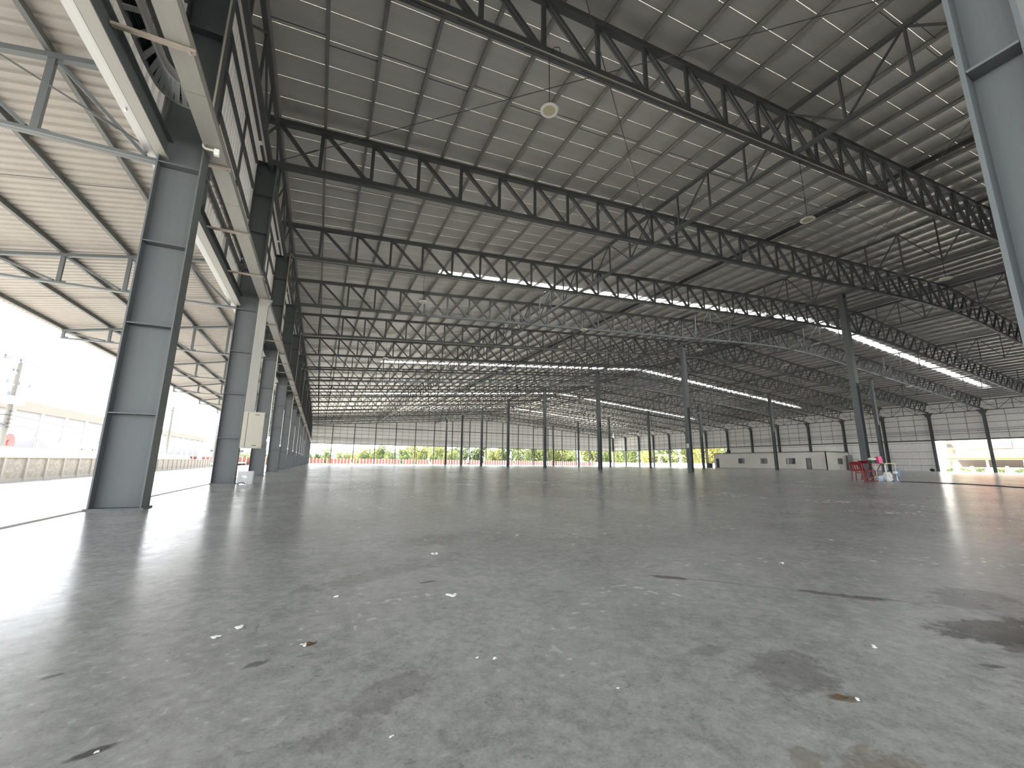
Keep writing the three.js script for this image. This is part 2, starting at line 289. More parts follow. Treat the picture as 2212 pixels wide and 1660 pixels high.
function gable(name, label, d, out) {
  const w = setting(name, label, [0, 0, d]);
  for (let b = 0; b < BAYS; b++) {
    const x0 = -2.3 + 5 * b, g = ribbed(5, 0.25, 0.03, 4.8, (u) => roofY(x0 + u) + 0.06), m = put('wall_sheet', g, MAT.wallLit, w); m.position.set(x0, 0, -out * 0.13);
    for (const t of [5 / 3, 10 / 3]) { const xx = x0 + t; box('upright', [xx, (4.85 + roofY(xx)) / 2, d + out * 0.06], [0.05, roofY(xx) - 4.9, 0.04], MAT.truss, w); }
    for (const y of [...GIRT, 9.9, 10.8, 11.7, 12.6]) { if (y > roofY(x0) - 0.3 || y > roofY(x0 + 5) - 0.3) continue; box('girt', [x0 + 2.5, y, d + out * 0.07], [4.8, 0.055, 0.06], MAT.truss, w); }
  }
  box('header_beam', [42.7, 4.76, d], [89.8, 0.15, 0.16], MAT.truss, w); box('wind_beam', [42.7, 8.95, d - out * 0.02], [89.8, 0.18, 0.2], MAT.truss, w);
  return w;
}
const wallFar = gable('wall_far', 'grey ribbed end wall far away, open to daylight at the bottom', 108.62, 1);
const wallFront = gable('wall_front', 'ribbed gable wall above the entrance where the camera stands', 0.27, -1);
{ // deep canopy over the open front, behind the camera
  const c = put('front_canopy', new THREE.BoxGeometry(91, 0.12, 10), MAT.canopy, wallFront); c.position.set(42.8, 4.95, -0.1 + 5.3);
}

// ---------------------------------------------------------------- columns
function hColumn(name, label, group, x, d, height, depth, width, stiff, mat = MAT.column, turned = false) {   // flanges face across the hall, or along it when turned
  const c = thing(name, label, 'column', [x, 0, d], group), t = 0.018, S = (a, y, b) => turned ? [b, y, a] : [a, y, b];
  const at = (a, y, b) => turned ? [x + b, y, d + a] : [x + a, y, d + b];
  for (const s of [-1, 1]) box('flange', at(s * (depth - t) / 2, height / 2, 0), S(t, height, width), mat, c);
  box('web', at(0, height / 2, 0), S(depth - 2 * t, height, 0.012), mat, c);
  box('base_plate', at(0, 0.01, 0), S(depth + 0.05, 0.02, width + 0.04), mat, c);
  box('cap_plate', at(0, height + 0.01, 0), S(depth + 0.04, 0.02, width + 0.02), mat, c);
  for (const y of stiff) for (const s of [-1, 1]) box('stiffener', at(0, y, s * (width / 4 + 0.002)), S(depth - 2 * t - 0.004, 0.014, width / 2 - 0.012), mat, c);
  return c;
}
const stiffs = [1.13, 2.265, 3.385, 4.55, 5.7, 6.85, 8.0];
for (let k = 0; k <= BAYS; k++) {
  hColumn('steel_column', k ? `tall blue-grey steel column on the open left side, ${ORD[k]} from the camera` : 'tall blue-grey steel column at the front left corner beside the camera', 'columns of the left row', -2.09, ZF(k), 9.02, 0.49, 0.27, stiffs);
  hColumn('steel_column', k ? `dark steel column against the right wall, ${ORD[k]} from the front` : 'dark steel column at the front right corner of the hall', 'columns of the right row', 87.4, ZF(k), 9.02, 0.49, 0.27, []);
  if (k > 0 && k < BAYS) { const c = scene.children.at(-1), g = extrude([[-0.62, 0.75], [0.62, 0.75], [0.14, -0.1], [-0.14, -0.1]], 0.02); g.rotateY(Math.PI / 2); put('knee_plate', g, MAT.truss, c).position.set(-0.2, 8.3, 0); }
}
for (const [x, row] of [[27.6, 'nearer'], [57.5, 'farther']]) for (let k = 2; k < BAYS; k += 2) {
  const c = hColumn('inner_column', `free-standing grey steel column of the ${row} inner row, ${ORD[k / 2]} from the camera`, `columns of the ${row} inner row`, x, ZF(k), 10.72, 0.36, 0.3, [5.2, 8.4]);
  box('side_plate', [x, 7.9, ZF(k) - 0.145], [0.32, 5.2, 0.012], MAT.column, c);
  rod('downpipe', [x + 0.24, 0.05, ZF(k) + 0.02], [x + 0.24, 7.5, ZF(k) + 0.02], 0.03, MAT.galv, c);
}
for (const [d, where] of [[0.476, 'front'], [108.4, 'far']]) for (let j = 1; j < BAYS; j++) {
  const x = -2.3 + 5 * j, h = botY(x) - 0.15;
  hColumn('wind_post', where === 'front' ? (j === 1 ? 'pale lit steel post close to the camera at the right edge' : `slim steel post of the front gable, ${ORD[j]} from the left corner`) : `slim dark steel post of the far end wall, ${ORD[j]} from the left corner`, `posts of the ${where} gable`, x, d, h, 0.205, 0.2, where === 'front' ? [2.42] : [], MAT.column, true);
}

// ---------------------------------------------------------------- roof trusses
const NX = Array.from({ length: 59 }, (_, i) => -0.75 + 1.4983 * i);
function polyGeo(pts, w, h, d) { const g = []; for (let i = 0; i + 1 < pts.length; i++) g.push(gbar([pts[i][0], pts[i][1], d], [pts[i + 1][0], pts[i + 1][1], d], w, h)); return g; }
for (let k = 0; k <= BAYS; k++) {
  const d = ZF(k), near = k < 7, t = thing('roof_truss', k ? `long steel lattice roof truss spanning the hall, ${ORD[k]} from the camera` : 'steel lattice roof truss directly above the entrance', 'roof truss', [0, 0, d], 'roof trusses'), m = MAT.truss;
  const xs = [-2.0, ...NX, 87.4];
  if (near) {                                                       // chords of two channels back to back with a slit between, joined by plates
    const bp = [-2.0, 6, 14, 22, 30, 35.7, 38, 40.3, 42.7, 45.1, 47.4, 49.7, 57, 65, 73, 81, 87.4].map((x) => [x, botY(x)]);
    for (const s of [-1, 1]) joined('bottom_chord', polyGeo(bp, 0.085, 0.15, d + s * 0.05), m, t);
    joined('top_chord', polyGeo([[-2.4, topY(-2.4)], [RIDGE, topY(RIDGE)], [87.8, topY(87.8)]], 0.18, 0.14, d), m, t);
    if (k < 4) for (const x of NX) box('packing_plate', [x + 0.75, botY(x + 0.75), d], [0.5, 0.14, 0.1], m, t);
  } else { joined('bottom_chord', polyGeo([-2.0, 14, 35.7, 40.3, 45.1, 49.7, 71, 87.4].map((x) => [x, botY(x)]), 0.16, 0.15, d), m, t); joined('top_chord', polyGeo([[-2.4, topY(-2.4)], [RIDGE, topY(RIDGE)], [87.8, topY(87.8)]], 0.16, 0.14, d), m, t); }
  const posts = [], diags = [];
  NX.forEach((x, i) => posts.push([[x, botY(x), d], [x, topY(x), d]]));
  for (let i = 0; i + 1 < xs.length; i++) { const [a, b] = xs[i + 1] <= RIDGE + 0.1 ? [xs[i], xs[i + 1]] : [xs[i + 1], xs[i]]; diags.push([[a + (a < b ? 0.08 : -0.08), topY(a) - 0.04, d], [b - (a < b ? 0.14 : -0.14), botY(b) + 0.08, d]]); }
  if (near) {
    for (const [a, b] of posts) bar('post', a, b, 0.07, 0.1, m, t);
    for (const [a, b] of diags) { bar('diagonal', a, b, 0.055, 0.09, m, t).position.z += 0.035; bar('diagonal', a, b, 0.055, 0.09, m, t).position.z -= 0.035; }
    if (k < 4) for (const x of NX) { const e = x < RIDGE ? 1 : -1; box('gusset_plate', [x - e * 0.1, botY(x) + 0.12, d], [0.26, 0.14, 0.03], m, t); box('gusset_plate', [x + e * 0.1, topY(x) - 0.12, d], [0.24, 0.14, 0.03], m, t); }
  } else { joined('posts', posts.map(([a, b]) => gbar(a, b, 0.07, 0.08)), m, t).userData.kind = 'stuff'; joined('diagonals', diags.map(([a, b]) => gbar(a, b, 0.06, 0.07)), m, t).userData.kind = 'stuff'; }
}
// lattice girders running the length of the hall
function longTruss(label, x, yb, yt, name = 'lattice_girder') {
  const t = thing(name, label, 'lattice girder', [x, 0, 0.55], 'lattice girders along the hall'), m = MAT.truss;
  bar('bottom_chord', [x, yb, 0.55], [x, yb, 108.5], 0.11, 0.11, m, t); bar('top_chord', [x, yt, 0.55], [x, yt, 108.5], 0.1, 0.12, m, t);
  const rest = [];
  for (let b = 0; b < BAYS; b++) {
    const z = ZF(b), D = [[[x, yt, z], [x, yb, z + 1.5]], [[x, yb, z + 1.5], [x, yt, z + 3]], [[x, yt, z + 3], [x, yb, z + 4.5]], [[x, yb, z + 4.5], [x, yt, z + 6]]];
    for (const o of [1.5, 3, 4.5]) { const a = [x, yb, z + o], c = [x, yt, z + o]; b < 8 ? bar('post', a, c, 0.06, 0.06, m, t) : rest.push(gbar(a, c, 0.06, 0.06)); }
    for (const [a, c] of D) b < 8 ? bar('diagonal', a, c, 0.05, 0.05, m, t) : rest.push(gbar(a, c, 0.05, 0.05));
  }
  joined('far_lattice', rest, m, t).userData.kind = 'stuff'; return t;
}
longTruss('lattice girder along the left eaves on top of the left columns', -1.98, 8.92, 10.42);
longTruss('lattice girder along the hall midway between left side and nearer inner columns', 12.75, 10.26, 11.82);
longTruss('lattice girder carried on top of the nearer inner column row', 27.6, 10.82, 13.1);
longTruss('lattice girder under the ridge midway between the inner column rows', 42.7, 12.25, 14.2);
longTruss('lattice girder carried on top of the farther inner column row', 57.5, 10.82, 13.1);
longTruss('lattice girder along the hall between farther inner columns and right wall', 72.6, 10.26, 11.82);
longTruss('lattice girder along the right eaves on top of the right columns', 87.3, 8.92, 10.42);
// bracing rods with turnbuckles in the plane of the bottom chords
function brace(label, a, b) {
  const t = thing('bracing_rod', label, 'bracing rod', a, 'roof bracing rods'); rod('rod', a, b, 0.011, MAT.truss, t);
  const at = (q) => a.map((v, i) => lerp(v, b[i], q)); rod('turnbuckle', at(0.035), at(0.065), 0.022, MAT.truss, t);
}
brace('thin steel bracing rod from the second left column top toward the entrance', [-1.75, 9.32, 12.5], [12.7, 10.42, 0.6]);
brace('thin steel bracing rod crossing it, from the second truss toward the front left corner', [12.7, 10.42, 12.5], [-1.75, 9.32, 0.6]);
brace('thin steel bracing rod in the second roof panel, rising to the right', [12.8, 10.42, 12.5], [27.5, 11.5, 0.6]);
brace('thin steel bracing rod in the second roof panel, falling to the right', [27.5, 11.5, 12.5], [12.8, 10.42, 0.6]);
brace('thin steel bracing rod beyond the fourth truss, near the left side', [-1.75, 9.32, 36.5], [12.7, 10.42, 24.6]);

// ---------------------------------------------------------------- lamps
{
  const bowl = new THREE.LatheGeometry([[0, 0.075], [0.07, 0.07], [0.1, 0.05], [0.185, 0.035], [0.2, 0.015], [0.195, 0]].map((p) => new THREE.Vector2(...p)), 28);
  const ring = new THREE.LatheGeometry([[0.135, -0.004], [0.15, -0.012], [0.185, -0.012], [0.2, 0.004]].map((p) => new THREE.Vector2(...p)), 28), lens = new THREE.CircleGeometry(0.14, 28).rotateX(Math.PI / 2);
  for (let r = 0; r < 9; r++) for (let i = 0; i < 9; i++) {
    const k = 1 + 2 * r, d = ZF(k), x = 3.88 + 9.27 * i, y = 8.12;
    const l = thing('pendant_lamp', `round white lamp hanging from the ${ORD[k]} roof truss, ${ORD[i + 1]} from the left side`, 'lamp', [x, y, d], 'round lamps hanging under the trusses');
    put('lamp_housing', bowl, MAT.lampRing, l); put('rim', ring, MAT.lampRing, l); const e = put('lens', lens, MAT.lampLens, l); e.position.y = -0.002;
    rod('hook', [x, y + 0.075, d], [x, y + 0.16, d], 0.012, MAT.black, l); rod('cord', [x, y + 0.15, d], [x, botY(x) - 0.07, d], 0.008, MAT.black, l);
    if (r < 2) joined('cord_loop', [gtube([[x, botY(x) - 0.1, d - 0.12], [x + 0.06, botY(x) + 0.08, d - 0.13], [x + 0.2, botY(x) + 0.14, d - 0.13], [x + 0.22, botY(x) + 0.03, d - 0.12]], 0.007, 20, 6)], MAT.black, l);
  }
}

// ---------------------------------------------------------------- left side: header beam, wireway, conduits, cabinet
{
  const b = thing('header_beam', 'long grey I-beam carrying the canopy along the left columns', 'beam', [-2.3, 4.64, 0.5]), X = -2.3;
  box('bottom_flange', [X, 4.648, 54.5], [0.13, 0.016, 108.2], MAT.wireway, b); box('web', [X, 4.8, 54.5], [0.012, 0.29, 108.2], MAT.column, b); box('top_flange', [X, 4.952, 54.5], [0.13, 0.016, 108.2], MAT.column, b);
  const f = thing('fascia_channel', 'grey folded metal flashing strip just outside the canopy beam', 'flashing', [-2.45, 4.68, 0.5]);
  box('soffit', [-2.455, 4.7, 54.5], [0.11, 0.012, 108.2], MAT.galv, f); box('upstand', [-2.506, 4.9, 54.5], [0.008, 0.4, 108.2], MAT.galv, f);
  for (let k = 0; k < 12; k++) for (const o of [1.1, 5.2]) rod('bolt', [-2.46, 4.67, ZF(k) + o], [-2.46, 4.7, ZF(k) + o], 0.014, MAT.white, f);
}
{ // wireway on struts, dropping to the cabinet on the second column
  const w = thing('cable_wireway', 'long pale grey sheet-metal cable duct running along the left columns', 'cable duct', [-1.735, 4.88, 0.6]);
  for (let i = 0; i < 45; i++) { const d0 = 0.6 + 2.4 * i, d1 = Math.min(d0 + 2.394, 107); box('duct_section', [-1.735, 4.965, (d0 + d1) / 2], [0.225, 0.11, d1 - d0], MAT.wireway, w); box('cover_lip', [-1.735, 5.022, (d0 + d1) / 2], [0.235, 0.008, d1 - d0 - 0.01], MAT.wireway, w); }
  for (let i = 0; i < 53; i++) { const d = 0.75 + 2.0 * i; const s = thing('strut_bracket', `thin rusty steel bracket under the cable duct, ${ORD[i + 1]} from the camera`, 'bracket', [-1.95, 4.87, d], 'brackets under the cable duct');
    box('channel', [-1.93, 4.885, d], [0.7, 0.035, 0.045], MAT.strut, s); rod('bolt', [-1.63, 4.84, d], [-1.63, 4.87, d], 0.012, MAT.galv, s); }
  const t = thing('cable_tie', 'cream plastic pipe elbow strapped under the cable duct at the first column', 'pipe', [-1.83, 4.86, 6.3]);
  joined('elbow', [gtube([[-1.84, 5.0, 6.36], [-1.845, 4.9, 6.34], [-1.82, 4.86, 6.33], [-1.7, 4.855, 6.33]], 0.016, 20, 8)], MAT.conduit, t); box('clamp', [-1.68, 4.84, 6.34], [0.06, 0.09, 0.05], MAT.white, t);
  const dd = thing('drop_duct', 'pale vertical cable duct falling down the second left column to a cabinet', 'cable duct', [-1.71, 1.8, 12.38]);
  box('duct', [-1.71, 3.24, 12.38], [0.225, 2.86, 0.11], MAT.wireway, dd); { const m = put('transition', extrude([[-0.112, 0], [0.112, 0], [0.2, 0.22], [-0.112, 0.22]], 0.11), MAT.wireway, dd); m.position.set(-1.71, 4.67, -12.435).sub(own(dd)); }
  const c = thing('electrical_cabinet', 'beige steel electrical cabinet fixed to the second left column', 'cabinet', [-1.57, 0.88, 12.35]);
  box('body', [-1.575, 1.345, 12.36], [0.47, 0.92, 0.2], MAT.beige, c); box('side_cover', [-1.757, 1.345, 12.25], [0.09, 0.88, 0.03], MAT.beige, c);
  const door = box('door', [-1.52, 1.345, 12.245], [0.35, 0.86, 0.03], MAT.beige, c); for (const y of [1.73, 0.955]) box('vent_slot', [-1.5, y, 12.226], [0.1, 0.014, 0.01], MAT.black, c); rod('lock', [-1.375, 1.35, 12.215], [-1.375, 1.35, 12.24], 0.014, MAT.galv, c);
  const p = thing('cable_cover_plate', 'grey steel cover plate with an oval hole at the foot of the second left column', 'cover plate', [-1.6, 0, 12.35]);
  const oval = Array.from({ length: 20 }, (_, i) => [-0.01 + 0.065 * Math.cos(i / 20 * 6.283) * (1 + 0.0), 0.18 + 0.026 * Math.sin(i / 20 * 6.283)]);
  const pg = extrude([[-0.155, 0], [-0.15, 0.012], [-0.11, 0.05], [0.02, 0.045], [0.04, 0], [0.155, 0], [0.165, 0.32], [-0.165, 0.32]], 0.01, 0, [oval]); const m = put('plate', pg, MAT.galv, p); m.position.set(0, 0, 0.05);
  box('side_return', [-1.77, 0.16, 12.45], [0.012, 0.32, 0.22], MAT.galv, p); box('side_return', [-1.43, 0.16, 12.45], [0.012, 0.32, 0.22], MAT.galv, p);
  joined('cable_tail', [gtube([[-1.74, 0.02, 12.28], [-1.68, 0.035, 12.26], [-1.62, 0.03, 12.28], [-1.58, 0.015, 12.27]], 0.012, 16, 6)], MAT.black, p);
}
for (let k = 1; k <= 11; k += 2) { // a conduit climbs every lamp truss's column and follows its bottom chord
  const d = ZF(k) - 0.15, t = thing('conduit_pipe', `thin cream conduit climbing the ${ORD[k]} left column and following its truss`, 'conduit', [-1.83, 5, d], 'lamp conduits');
  rod('riser', [-1.83, k === 1 ? 5.05 : 1.0, d], [-1.83, 9.05, d], 0.014, MAT.conduit, t);
  joined('run', [gtube([[-1.83, 9.05, d], [-1.8, 9.2, d + 0.02], [-1.72, botY(-1.7) - 0.1, d + 0.06]], 0.014, 14, 8), grod([-1.72, botY(-1.7) - 0.095, d + 0.06], [35.7, botY(35.7) - 0.095, d + 0.06], 0.013)], MAT.conduit, t);
  for (let y = 1.6; y < 9; y += 1.5) if (k > 1 || y > 5.1) box('clip', [-1.836, y, d], [0.02, 0.02, 0.045], MAT.galv, t);
}
for (const k of [3, 4, 5, 6, 7, 8, 9, 10]) { const d = ZF(k) - 0.16; const t = thing('wall_socket', `small white socket box on the ${ORD[k]} left column`, 'socket', [-1.83, 1.35, d], 'socket boxes on the left columns'); box('back_box', [-1.83, 1.35, d], [0.06, 0.11, 0.07], MAT.white, t); rod('feed_pipe', [-1.83, 1.4, d], [-1.83, 3.2, d], 0.012, MAT.white, t); }
{ // cable ladder turning into the wireway just before the first column, carrying black cables
  const t = thing('cable_ladder', 'galvanised cable ladder curving into the cable duct with a bundle of black cables', 'cable ladder', [-2.1, 5.05, 4.2]);
  const curve = (o, y, out) => { const p = out ? [[-2.2, y, 2.2], [-2.2, y, 4.6], [-2.2, y, 5.4], [-2.15, y, 5.7], [-2.02, y, 5.83], [-1.76, y, 5.86]] : [[-2.03, y, 2.2], [-2.03, y, 4.6], [-2.03, y, 5.15], [-2.0, y, 5.36], [-1.93, y, 5.46], [-1.76, y, 5.48]]; return p; };
  const path = (q, y) => { const a = curve(0, y, true), b = curve(0, y, false); return a.map((p, i) => p.map((v, j) => lerp(v, b[i][j], q))); };
  for (const q of [0, 1]) { const cv = new THREE.CatmullRomCurve3(path(q, 5.1).map(V)), g = []; for (let i = 0; i < 40; i++) { const a = cv.getPoint(i / 40), b = cv.getPoint((i + 1) / 40); g.push(gbar([a.x, a.y, -a.z], [b.x, b.y, -b.z], 0.03, 0.12)); } joined('side_rail', g, MAT.galv, t); }
  const ca = new THREE.CatmullRomCurve3(path(0, 5.06).map(V)), cb = new THREE.CatmullRomCurve3(path(1, 5.06).map(V));
  for (let i = 1; i < 14; i++) { const a = ca.getPoint(i / 14), b = cb.getPoint(i / 14); bar('rung', [a.x, a.y, -a.z], [b.x, b.y, -b.z], 0.05, 0.025, MAT.galv, t); }
  for (let i = 0; i < 9; i++) joined('cable', [gtube(path(0.1 + 0.1 * i, 5.1 + 0.012 * (i % 3)), 0.013, 60, 6)], MAT.black, t);
}

// ---------------------------------------------------------------- canopy along the left side
const canY = (x) => 4.86 + 0.185 * (x + 8.23);                     // middle of the canopy's top chord
const CN = [-3.59, -4.67, -5.86, -7.04, -8.23];
for (let k = 0; k <= BAYS; k++) {
  const d = ZF(k), t = thing('canopy_truss', k ? `tapering steel bracket truss holding up the canopy, ${ORD[k]} from the camera` : 'tapering steel bracket truss of the canopy beside the camera', 'canopy truss', [-2.34, 4.6, d], 'canopy trusses'), m = MAT.column;
  for (const s of [-1, 1]) { bar('bottom_chord', [-2.34, 4.6, d + s * 0.028], [-8.27, 4.6, d + s * 0.028], 0.05, 0.045, m, t); }
  bar('top_chord', [-2.34, canY(-2.34), d], [-8.27, canY(-8.27), d], 0.09, 0.075, m, t);
  for (const x of CN) { bar('post', [x, 4.62, d], [x, canY(x) - 0.03, d], 0.06, 0.075, m, t); box('gusset', [x + 0.05, 4.64, d], [0.16, 0.05, 0.02], m, t); }
  const xs = [-2.42, ...CN]; for (let i = 0; i + 1 < xs.length; i++) bar('diagonal', [xs[i + 1] + 0.06, canY(xs[i + 1]) - 0.05, d], [xs[i] - 0.08, 4.65, d], 0.04, 0.045, m, t);
}
{
  const t = thing('canopy_roof', 'cream ribbed metal canopy roof along the open left side', 'canopy', [-2.4, 5.9, 0.5]), slope = Math.atan(0.185), yS = (x) => canY(x) + 0.04 + 0.125;
  const L = 6.15 / Math.cos(slope), g = ribbed(6, 0.2, 0.026, 0, L);
  g.applyMatrix4(new THREE.Matrix4().makeBasis(new THREE.Vector3(0, 0, -1), new THREE.Vector3(-Math.cos(slope), -Math.sin(slope), 0), new THREE.Vector3(-Math.sin(slope), Math.cos(slope), 0)));
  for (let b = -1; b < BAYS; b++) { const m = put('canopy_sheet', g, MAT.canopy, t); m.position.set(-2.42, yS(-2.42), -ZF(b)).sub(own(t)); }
  const C = [[-0.03, 0], [0.03, 0], [0.03, 0.125], [-0.03, 0.125], [-0.03, 0.108], [-0.025, 0.108], [-0.025, 0.12], [0.025, 0.12], [0.025, 0.005], [-0.025, 0.005], [-0.025, 0.017], [-0.03, 0.017]];
  const pg = extrude(C, 114.5); pg.translate(0, 0, -109.2);
  for (const x of [-2.62, ...CN]) { const m = put('purlin', pg, MAT.truss, t); m.position.set(x - 0.04, canY(x) + 0.035, 0).sub(own(t)); m.rotation.z = slope; }
  const sag = []; for (let b = -1; b < BAYS; b++) for (let i = 0; i < 5; i++) { const xs = [-2.62, ...CN]; sag.push(gbar([xs[i], yS(xs[i]) - 0.06, ZF(b) + 3 + 0.1 * (i % 2)], [xs[i + 1], yS(xs[i + 1]) - 0.06, ZF(b) + 3 + 0.1 * (i % 2)], 0.011, 0.011)); } joined('sag_rods', sag, MAT.truss, t);
}
brace('thin bracing rod with a turnbuckle under the canopy near the first column', [-2.5, 4.72, 6.4], [-8.1, 4.8, 0.7]);

// ---------------------------------------------------------------- table, chairs and odds and ends by the first inner column
// placed on a line across the view: t to the right, q away from the camera
const NOOK = (t, y, q) => [21.45 + 0.409 * t + 0.912 * q, y, 9.5 - 0.912 * t + 0.409 * q], FACE = Math.atan2(0.912, 0.409);      // turn so that local x points along t
function nook(name, label, category, t, q, turn = 0, group) { const o = thing(name, label, category, NOOK(t, 0, q), group); const i = new THREE.Group(); o.rotation.y = FACE + turn; return o; }
const lb = (name, c, s, mat, o) => { const m = put(name, UNIT, mat, o); m.position.set(...c); m.scale.set(...s); return m; };
const lr = (name, a, b, r, mat, o) => { const m = put(name, CYL, mat, o), p = new THREE.Vector3(...a), q = new THREE.Vector3(...b), d = q.clone().sub(p); m.position.copy(p).add(q).multiplyScalar(0.5); m.scale.set(r, d.length(), r); m.quaternion.setFromUnitVectors(new THREE.Vector3(0, 1, 0), d.normalize()); return m; };
const lathe = (pts, n = 24) => new THREE.LatheGeometry(pts.map((p) => new THREE.Vector2(...p)), n);
function chair(label, t, q, turn) {
  const o = nook('plastic_chair', label, 'chair', t, q, turn, 'red plastic chairs at the table'), m = MAT.red;
  const seat = put('seat', extrude([[-0.2, -0.19], [0.2, -0.19], [0.21, 0.2], [-0.21, 0.2]], 0.03, 0.008), m, o); seat.rotation.x = -Math.PI / 2; seat.position.y = 0.4;
  for (const sx of [-1, 1]) { lr('leg', [sx * 0.18, 0.41, 0.17], [sx * 0.21, 0, 0.21], 0.022, m, o); lr('leg', [sx * 0.18, 0.41, -0.17], [sx * 0.21, 0, -0.22], 0.022, m, o); lr('back_post', [sx * 0.19, 0.42, -0.18], [sx * 0.2, 0.8, -0.28], 0.018, m, o); }
  const back = put('backrest', extrude([[-0.2, 0], [0.2, 0], [0.215, 0.36], [0.15, 0.4], [-0.15, 0.4], [-0.215, 0.36]], 0.018, 0.004, [-0.12, -0.04, 0.04, 0.12].map((x) => [[x - 0.022, 0.06], [x + 0.022, 0.06], [x + 0.026, 0.27], [x - 0.026, 0.27]])), m, o); back.position.set(0, 0.41, -0.17); back.rotation.x = -0.25;
  lb('stretcher', [0, 0.33, 0.18], [0.36, 0.04, 0.015], m, o); return o;
}
chair('dark red plastic chair standing left of the cluttered table', -0.52, 0.05, 0.5);
chair('dark red plastic chair half hidden behind the table legs', -0.2, 0.25, -0.4);
{
  const o = nook('folding_table', 'red-topped folding table with thin legs beside the inner column', 'table', -0.12, 0.0);
  lb('table_top', [0, 0.735, 0], [0.72, 0.025, 0.5], MAT.red, o); for (const [a, b] of [[-1, -1], [1, -1], [-1, 1], [1, 1]]) lr('leg', [a * 0.3, 0.72, b * 0.2], [-a * 0.28, 0.01, b * 0.2], 0.013, MAT.red, o); lr('foot_bar', [-0.28, 0.012, -0.22], [-0.28, 0.012, 0.22], 0.014, MAT.red, o); lr('foot_bar', [0.28, 0.012, -0.22], [0.28, 0.012, 0.22], 0.014, MAT.red, o);
  const w = nook('side_table', 'white tube-frame table with a yellow wooden top edge', 'table', 0.35, 0.05), yw = paint([0.62, 0.5, 0.25], 0.6);
  lb('table_top', [0, 0.735, 0], [0.52, 0.03, 0.45], yw, w); for (const [a, b] of [[-1, -1], [1, -1], [-1, 1], [1, 1]]) lr('leg', [a * 0.24, 0.72, b * 0.2], [a * 0.23, 0, b * 0.2], 0.014, MAT.white, w); lr('brace', [-0.23, 0.28, -0.2], [0.12, 0.06, -0.2], 0.012, MAT.white, w);
  const b = nook('plastic_basin', 'dark red round plastic basin on the folding table', 'basin', -0.33, -0.02); b.position.y = 0.75;
  put('bowl', lathe([[0.0, 0.005], [0.12, 0.005], [0.19, 0.09], [0.2, 0.09], [0.2, 0.1], [0.185, 0.1], [0.115, 0.015], [0, 0.015]]), MAT.red, b); put('cloth', lathe([[0, 0.11], [0.08, 0.1], [0.14, 0.06], [0, 0.04]], 10), MAT.redBright, b);
  const g = nook('green_bucket', 'green plastic bucket with a white cloth over its rim on the folding table', 'bucket', -0.03, 0.0); g.position.y = 0.748;
  put('pail', lathe([[0, 0.004], [0.085, 0.004], [0.115, 0.2], [0.125, 0.2], [0.125, 0.21], [0.105, 0.21], [0.08, 0.014], [0, 0.014]]), paint([0.05, 0.18, 0.12], 0.45), g);
  put('cloth', lathe([[0, 0.235], [0.09, 0.228], [0.14, 0.2], [0.15, 0.13], [0.138, 0.13], [0.128, 0.2], [0.08, 0.222], [0, 0.228]], 9), MAT.white, g);
  const p = nook('pink_fan', 'bright pink plastic box fan lying on the table edge', 'fan', 0.18, 0.0), pk = paint([0.62, 0.06, 0.2], 0.4); p.position.y = 0.752;
  const body = put('body', extrude([[-0.09, 0], [0.11, 0], [0.11, 0.24], [-0.06, 0.27]], 0.14, 0.01), pk, p); body.position.z = -0.07; const ring = put('ring', new THREE.TorusGeometry(0.085, 0.016, 10, 28), MAT.red, p); ring.position.set(0.02, 0.13, 0.09); const fc = put('guard', new THREE.CircleGeometry(0.075, 24), MAT.white, p); fc.position.set(0.02, 0.13, 0.085);
  const f = nook('desk_fan', 'pale blue electric fan standing on the floor right of the tables', 'fan', 0.66, 0.0, 0.5), bl = paint([0.23, 0.3, 0.5], 0.4), pb = paint([0.55, 0.63, 0.78], 0.4);
  put('base', lathe([[0, 0], [0.15, 0], [0.15, 0.02], [0.06, 0.04], [0, 0.045]]), bl, f); put('stem', lathe([[0.03, 0.03], [0.022, 0.2], [0.02, 0.3], [0, 0.3]], 14), pb, f);
  const cage = new THREE.Group(); cage.name = 'fan_head'; cage.position.set(-0.06, 0.37, 0); cage.rotation.y = -0.5; f.add(cage);
  for (const r of [0.04, 0.09, 0.14, 0.17]) { put('guard_ring', new THREE.TorusGeometry(r, 0.005, 6, 28), bl, cage).position.z = 0.05 - r * 0.1; put('guard_ring', new THREE.TorusGeometry(r, 0.005, 6, 28), bl, cage).position.z = -0.05 + r * 0.1; }
  for (let i = 0; i < 3; i++) { const m = put('blade', extrude([[0, -0.02], [0.1, -0.07], [0.14, -0.01], [0.12, 0.05], [0, 0.02]], 0.004), pb, cage); m.rotation.z = i * 2.094; m.rotation.x = 0.3; } const mo = put('motor', CYL24, MAT.white, cage); mo.rotation.x = Math.PI / 2; mo.scale.set(0.055, 0.12, 0.055); mo.position.z = -0.12;
  const bk = nook('wire_basket', 'white and blue plastic bottles in a basket on the floor', 'basket', 0.16, -0.08); put('basket', lathe([[0, 0.01], [0.1, 0.01], [0.13, 0.16], [0.12, 0.16], [0.09, 0.02], [0, 0.02]], 12), pb, bk); for (const [x, z] of [[-0.04, 0], [0.05, 0.03], [0, -0.05]]) put('bottle', lathe([[0, 0.02], [0.035, 0.02], [0.035, 0.17], [0.015, 0.21], [0.015, 0.24], [0, 0.24]], 12), MAT.white, bk).position.set(x, 0, z);
